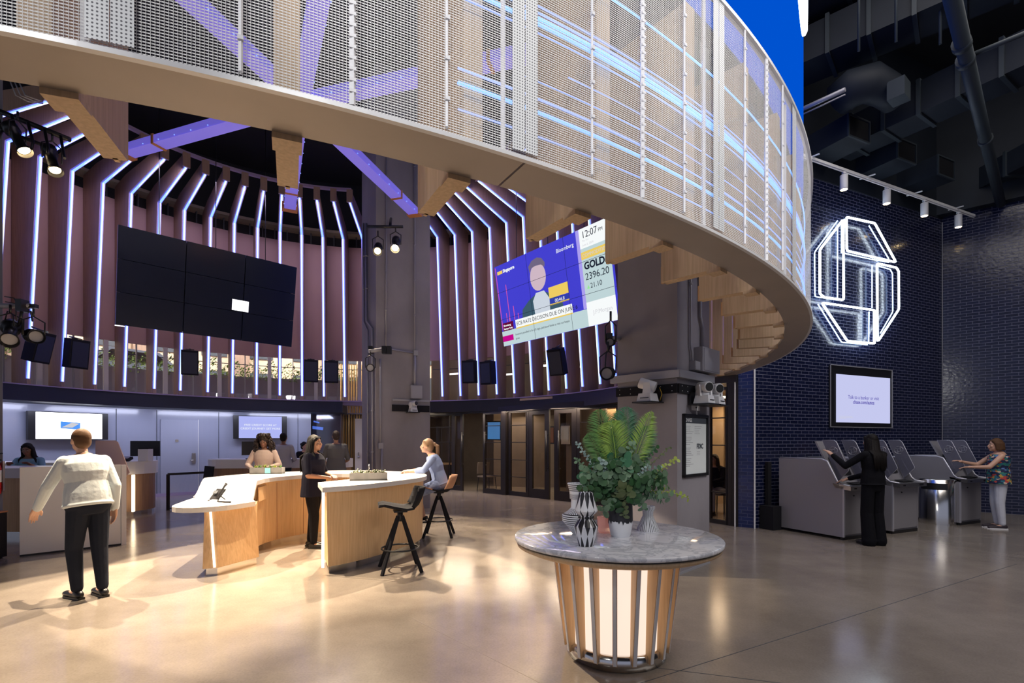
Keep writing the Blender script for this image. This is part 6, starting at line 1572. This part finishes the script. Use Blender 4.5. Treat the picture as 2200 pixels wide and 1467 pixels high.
def box_on(W, x0, x1, y0, y1, d, label, name_='junction_box', m='grey_box', cat='electrical box'):
    a, c = W.px(x0, y0), W.px(x1, y0); z0, z1 = W.px(x0, y1)[1], a[1]
    t = thing(name_, label, cat, W.pt((a[0] + c[0]) / 2, (z0 + z1) / 2)); b = MB()
    b.hexa([W.pt(a[0], z0, .002), W.pt(c[0], z0, .002), W.pt(c[0], z0, d), W.pt(a[0], z0, d), W.pt(a[0], z1, .002), W.pt(c[0], z1, .002), W.pt(c[0], z1, d), W.pt(a[0], z1, d)]); b.build('housing', m, t, True, bevel=.006)
    b = MB(); g = (c[0] - a[0]) * .07; zg = (z1 - z0) * .05
    b.hexa([W.pt(a[0] + g, z0 + zg, d - .001), W.pt(c[0] - g, z0 + zg, d - .001), W.pt(c[0] - g, z0 + zg, d + .006), W.pt(a[0] + g, z0 + zg, d + .006), W.pt(a[0] + g, z1 - zg, d - .001), W.pt(c[0] - g, z1 - zg, d - .001), W.pt(c[0] - g, z1 - zg, d + .006), W.pt(a[0] + g, z1 - zg, d + .006)]); b.build('cover', m, t, True)
    return t
def conduit(pts, r, label, m='conduit'):
    t = thing('conduit', label, 'conduit', pts[0]); b = MB(); b.tube(pts, r, 8); b.build('pipe', m, t, True)
    b = MB()
    for i in range(len(pts) - 1):
        a, c = Vector(pts[i]), Vector(pts[i + 1]); n_ = int((c - a).length / 1.0)
        for k in range(1, n_ + 1): q = a.lerp(c, k / (n_ + 1)); d = (c - a).normalized(); b.tube([q - d * .015, q + d * .015], r * 1.5, 8)
    if len(b.bm.verts): b.build('clips', m, t, True)
    return t
w1 = lambda x, y, o=.03: W1R.at(x, y, o)
box_on(W1R, 1491, 1528, 746, 798, .11, 'large grey electrical box above the camera pair on the concrete column')
box_on(W1R, 1480, 1491, 776, 795, .08, 'small grey outlet box left of the large electrical box on the concrete column')
conduit([w1(1487, 776), w1(1487, 758), w1(1484, 740), w1(1484, 480), Vector((*w1(1484, 480).xy, 9.9))], .016, 'left thin metal conduit rising on the right face of the concrete column')
conduit([w1(1510, 746), w1(1510, 705), w1(1505, 680), w1(1505, 480), Vector((*w1(1505, 480).xy, 9.9))], .020, 'right thicker metal conduit rising on the right face of the concrete column')
w2 = lambda x, y, o=.04: W2R.at(x, y, o); w2l = lambda x, y, o=.04: W2L.at(x, y, o)
box_on(W2R, 880, 904, 828, 856, .10, 'grey electrical box on the middle column above the camera')
box_on(W2R, 887, 896, 753, 764, .07, 'tiny square box where conduits meet on the middle column')
box_on(W2R, 812, 822, 951, 964, .05, 'small grey outlet box low on the middle column')
conduit([w2(891, 828), w2(891, 764)], .035, 'short thick conduit between two boxes on the middle column')
conduit([w2(891, 753), w2(891, 450), Vector((*w2(891, 450).xy, 9.9))], .016, 'tall conduit on the right part of the middle column')
conduit([w2(887, 758), w2(836, 750), w2(815, 748)], .018, 'level conduit leading left from the tiny box on the middle column')
conduit([w2(829, 748), w2(830, 500), Vector((*w2(830, 500).xy, 9.9))], .016, 'conduit rising beside the left corner of the middle column')
conduit([w2l(800, 1060), w2l(800, 705), w2l(788, 690), w2l(787, 480)], .025, 'jogging conduit on the narrow face of the middle column')
conduit([w2l(790, 1060), w2l(790, 710), w2l(782, 692), w2l(781, 480)], .022, 'second jogging conduit on the narrow face of the middle column')
conduit([w2(817, 951), w2(817, 870), Vector((*w2(817, 870).xy, 3.4))], .018, 'conduit above the small outlet box low on the middle column')
conduit([w2(820, 964), w2(820, 1040), Vector((*w2(820, 1040).xy, .02))], .02, 'conduit below the small outlet box low on the middle column')
t = thing('clamp_arm', 'silver clamp arm with black knuckles on the left corner of the middle column', 'clamp', at(815, 750, 11.0))
b = MB(); b.tube([at(792, 755, 10.9), at(836, 748, 11.2)], .04); b.build('arm', 'grey_box', t, True)
b = MB()
for x in (797, 826, 836): b.box(at(x, 752, 11.0), (.09, .12, .16))
b.build('knuckles', 'black', t, True)
t = thing('clamp_arm', 'silver clamp arm with black knuckle beside the left edge of the concrete column', 'clamp', at(1318, 728, 6.35))
b = MB(); b.tube([at(1308, 726, 6.3), at(1330, 727, 6.6)], .03); b.build('arm', 'grey_box', t, True)
b = MB(); b.box(at(1309, 727, 6.3), (.07, .08, .12)); b.tube([at(1313, 740, 6.3), at(1308, 752, 6.25), at(1302, 760, 6.2), at(1300, 790, 6.15)], .009, 6); b.build('knuckle', 'black', t, True)

# framed notice and switch plate on the column
t = thing('framed_notice', 'black framed bank notice hanging on the right face of the concrete column', 'notice', W1R.at(1492, 957, .02))
a0_, a1_ = W1R.px(1465, 957)[0], W1R.px(1517.5, 957)[0]; zt = W1R.px(1465, 888.5)[1]; zb = W1R.px(1465, 1026)[1]
hx = lambda a, c, z0, z1, d0, d1: [W1R.pt(a, z0, d0), W1R.pt(c, z0, d0), W1R.pt(c, z0, d1), W1R.pt(a, z0, d1), W1R.pt(a, z1, d0), W1R.pt(c, z1, d0), W1R.pt(c, z1, d1), W1R.pt(a, z1, d1)]
b = MB(); fw = .035
for q in (hx(a0_, a0_ + fw, zb, zt, .003, .035), hx(a1_ - fw, a1_, zb, zt, .003, .035), hx(a0_, a1_, zb, zb + fw, .003, .035), hx(a0_, a1_, zt - fw, zt, .003, .035)): b.hexa(q)
b.build('frame', 'black', t, True)
b = MB(); b.hexa(hx(a0_ + fw, a1_ - fw, zb + fw, zt - fw, .003, .012)); b.build('sheet', 'paper', t, True)
b = MB(); b.hexa(hx(a0_ + fw, a1_ - fw, zt - fw - .075, zt - fw, .012, .014)); b.build('header', 'dark_grey', t, True)
mt = lambda a, z: plane_mtx(W1R.pt(a, z, .0155), W1R.u, (0, 0, 1))
text('CHASE', .062, 'white', mt(a0_ + fw + .01, zt - fw - .058), t, 'lettering', .0004, bold=.001); text('FDIC', .085, 'ink', mt(a0_ + .36, zt - .42), t, 'lettering', .0004, bold=.002)
b = MB(); rn = random.Random(8)
for k in range(24):
    z = zt - .15 - k * .022
    if k % 6 == 5: continue
    b.hexa(hx(a0_ + .06, a0_ + .06 + rn.uniform(.12, .22), z, z + .005, .012, .0135))
    if k < 5: b.hexa(hx(a0_ + .31, a0_ + .31 + rn.uniform(.1, .2), z, z + .004, .012, .0135))
for k in range(3): b.hexa(hx(a0_ + .37, a0_ + .46, zt - .46 - k * .02, zt - .457 - k * .02, .012, .0135))
b.build('printed_lines', 'grey_box', t, True)
t = thing('wall_plate', 'small white plate with black marks above the framed notice', 'plate', W1R.at(1493, 868, .01))
a, c = W1R.px(1485, 868)[0], W1R.px(1502, 868)[0]; z0, z1 = W1R.px(1485, 881)[1], W1R.px(1485, 855)[1]
b = MB(); b.hexa(hx(a, c, z0, z1, .002, .012)); b.build('plate', 'white', t, True)
text('5', .13, 'ink', plane_mtx(W1R.pt(a + .085, z0 + .03, .013), W1R.u, (0, 0, 1)), t, 'lettering', .0004, bold=.002)

# ================================================================== ceiling services on the right
def hp(x, y, z): D = (z - CH) * F / (Y0 - y); return Vector(((x - X0) / F * D, D, z))
def duct(p, q, w, h, label, fl_=6):
    t = thing('ceiling_duct', label, 'duct', p); up = Vector((0, 0, h / 2))
    b = MB(); b.bar(p + up, q + up, w, h); b.build('body', 'duct', t, True)
    for k in range(fl_):
        c = p.lerp(q, (k + .5) / fl_) + up; d = (q - p).normalized(); b = MB(); b.bar(c - d * .03, c + d * .03, w + .07, h + .07); b.build('flange', 'pipe_dark', t, True)
    return t
duct(hp(1700, 385, 7.25), hp(2330, 105, 7.25), .62, .55, 'lower rectangular dark duct running across the ceiling toward the viewer', 8)
duct(hp(1600, 215, 8.1), hp(2250, -60, 8.1), .70, .60, 'upper rectangular dark duct higher above the white track', 7)
duct(hp(1680, 60, 8.9), hp(1990, -90, 8.9), .8, .6, 'short dark duct near the blue video band', 3)
duct(hp(1990, 470, 7.1), hp(2330, 300, 7.1), .35, .45, 'narrow dark duct above the far right brick wall', 4)
for i, (x, y, z, lab) in enumerate(((1803, 325, 6.95, 'nearest the ring canopy'), (1905, 368, 6.95, 'between the first two track spotlights'), (1990, 400, 6.95, 'above the third track spotlight'))):
    p = hp(x, y, z); t = thing('air_vent', 'boxy dark ceiling air outlet %s' % lab, 'vent', p); d = KN; s = KU
    b = MB(); b.bar(p + Vector((0, 0, .22)) - d * .35, p + Vector((0, 0, .22)) + d * .5, .62, .40); b.build('box', 'duct', t, True)
    b = MB(); b.bar(p + Vector((0, 0, .22)) - d * .355, p + Vector((0, 0, .22)) - d * .352, .54, .32); b.build('opening', 'black', t, True)
    b = MB()
    for e in (-1, 1): b.bar(p + Vector((0, 0, .22 + e * .19)) - d * .37, p + Vector((0, 0, .22 + e * .19)) - d * .34, .62, .03); b.bar(p + s * (e * .30) + Vector((0, 0, .22)) - d * .37, p + s * (e * .30) + Vector((0, 0, .22)) - d * .34, .03, .40)
    b.build('rim', 'pipe_dark', t, True)
t = thing('ceiling_pipe', 'thick dark pipe slanting below the ducts to the far right brick wall', 'pipe', hp(2045, 0, 6.7))
b = MB(); b.tube([hp(2030, -70, 6.7), hp(2150, 438, 6.7)], .085, 14); b.build('pipe', 'pipe_dark', t, True)
for y, x in ((95, 2066), (130, 2074), (300, 2117)):
    p = hp(x, y, 6.7); d = (hp(2150, 438, 6.7) - p).normalized(); b = MB(); b.tube([p - d * .05, p + d * .05], .105, 14); b.build('coupling', 'pipe_dark', t, True)
t = thing('ceiling_pipe', 'thin dark branch pipe leaving the thick slanting pipe to the right', 'pipe', hp(2085, 118, 6.75))
b = MB(); b.tube([hp(2078, 122, 6.75), hp(2230, 60, 6.75)], .03, 10); b.build('pipe', 'pipe_dark', t, True)
t = thing('ceiling_pipe', 'pale tube imitating a bright reflection streak below the upper duct', 'pipe', hp(1740, 228, 7.2))
b = MB(); b.tube([hp(1690, 250, 7.2), hp(1816, 192, 7.2)], .035, 8); b.tube([hp(1690, 262, 7.2), hp(1816, 203, 7.2)], .012, 8); b.build('pipe', 'conduit', t, True)  # pale colour drawn in place of a bright reflected streak
for i, (x, y, lab) in enumerate(((1845, 110, 'first'), (1925, 90, 'second'), (2020, 95, 'third'))):
    t = thing('hanger_rod', 'thin ceiling hanger rod, %s from the ring canopy' % lab, 'rod', hp(x, y, 7.8)); b = MB(); p = hp(x, y, 7.6); b.tube([p, Vector((p.x, p.y, 10))], .02, 6); b.build('rod', 'pipe_dark', t, True)
t = thing('flexible_duct', 'round bent dark duct elbow between the two long ducts', 'duct', hp(1860, 190, 7.5))
b = MB(); b.tube([hp(1800, 215, 7.5), hp(1830, 190, 7.55), hp(1870, 178, 7.6), hp(1905, 195, 7.5), hp(1925, 215, 7.4)], [.28, .30, .30, .26, .22], 18); b.build('elbow', 'duct', t, True)
b = MB(); b.bar(hp(1912, 205, 7.3), hp(1950, 188, 7.3), .3, .3); b.build('end_box', 'pipe_dark', t, True)
# ================================================================== lights
def spot(loc, target, power, size=60, blend=.15, color=(1, .82, .6), rad=.05):
    l = bpy.data.lights.new('spot', 'SPOT'); l.energy = power; l.spot_size = math.radians(size); l.spot_blend = blend; l.color = color; l.shadow_soft_size = rad
    o = bpy.data.objects.new('spot_light', l); col.objects.link(o); o.location = loc
    o.rotation_euler = (Vector(target) - Vector(loc)).to_track_quat('-Z', 'Y').to_euler(); return o
def area(loc, target, power, sx, sy, color=(1, 1, 1)):
    l = bpy.data.lights.new('area', 'AREA'); l.shape = 'RECTANGLE'; l.size = sx; l.size_y = sy; l.energy = power; l.color = color
    o = bpy.data.objects.new('area_light', l); col.objects.link(o); o.location = loc
    o.rotation_euler = (Vector(target) - Vector(loc)).to_track_quat('-Z', 'Y').to_euler(); return o
WARM = (1, .80, .56)
spot((-3.2, 10.6, 6.0), (-2.5, 5.4, 0), 5400, 42, .06, WARM)
spot((-2.5, 10.5, 5.9), (-1.6, 8.4, 0), 1400, 48, .06, WARM)
spot((-6.6, 7.2, 5.6), (-2.4, 6.6, 0), 3600, 46, .06, WARM)
spot((-4.0, 6.0, 7.6), (-3.0, 4.6, 0), 5400, 44, .06, WARM)
spot((-5.0, 12.0, 7.6), (-3.2, 8.2, .5), 2200, 46, .08, WARM)
spot((-1.6, 7.0, 7.6), (-2.6, 7.6, 0), 1400, 50, .2, WARM)
area((6.5, 3.0, 9.0), (6.5, 4.0, 0), 620, 8, 8, (1, .93, .88))
area((-3.9, 18.0, 2.6), (-3.2, 17.5, 0), 60, 1.5, 1.5, (1, .82, .58))
area((3.0, 14.2, 2.6), (2.5, 13.6, 0), 60, 1.5, 1.5, (1, .8, .55))
area((0.0, 16.6, 2.6), (0, 16, 0), 50, 1.5, 1.5, (1, .82, .58))
area((5.2, 12.0, 2.6), (5.0, 11.6, 0), 40, 1.2, 1.2, (1, .8, .55))
area((-7.6, 19.5, 9.5), (-9.5, 23.5, 4), 2400, 10, 4, (1, .93, .82))
area((-13.5, 14.5, 9.5), (-17.5, 15.5, 4), 1500, 6, 4, (1, .93, .82))
for a, e in ((108, 30), (128, 30), (148, 30), (166, 22), (62, 28), (44, 28), (28, 24)): area(polar(a, 4.6, 7.9), polar(a, 7.4, 4.4), e, 1.4, .5, (.95, .78, 1))  # fill lamps added to brighten the mauve wall behind the fins
for a in (163, 147, 131, 115): area(polar(a, 7.1, 2.44), polar(a, 7.75, .9), 24, 1.6, .4, (.72, .76, 1))
for a, e in ((70, 30), (52, 30), (36, 30)): area(polar(a, 6.7, 2.44), polar(a, 6.3, 0), e, 1.2, .3, (1, .8, .6))
for x, y, tx_, ty_, e in ((-2.2, -1.2, -1.2, 1.8, 230), (.2, -.6, .2, 2.4, 230), (3.2, .2, 1.8, 3.6, 210), (6.0, 2.6, 3.4, 5.6, 210)):
    spot((x, y, 4.4), (tx_, ty_, 3.75), e, 62, .5, (1, .98, .96), .3)  # unseen spots added on the camera side to brighten the ring mesh
w = bpy.data.worlds.new('world'); bpy.context.scene.world = w; w.use_nodes = True
w.node_tree.nodes['Background'].inputs[0].default_value = (.55, .60, .80, 1); w.node_tree.nodes['Background'].inputs[1].default_value = .45
sc = bpy.context.scene
sc.view_settings.view_transform = 'Standard'; sc.view_settings.look = 'None'; sc.view_settings.exposure = 0; sc.view_settings.gamma = 1
try: sc.view_settings.use_curve_mapping = False
except Exception: pass
sc.cycles.max_bounces = 7; sc.cycles.transparent_max_bounces = 16; sc.cycles.caustics_reflective = False; sc.cycles.caustics_refractive = False
sc.cycles.sample_clamp_indirect = 4.0
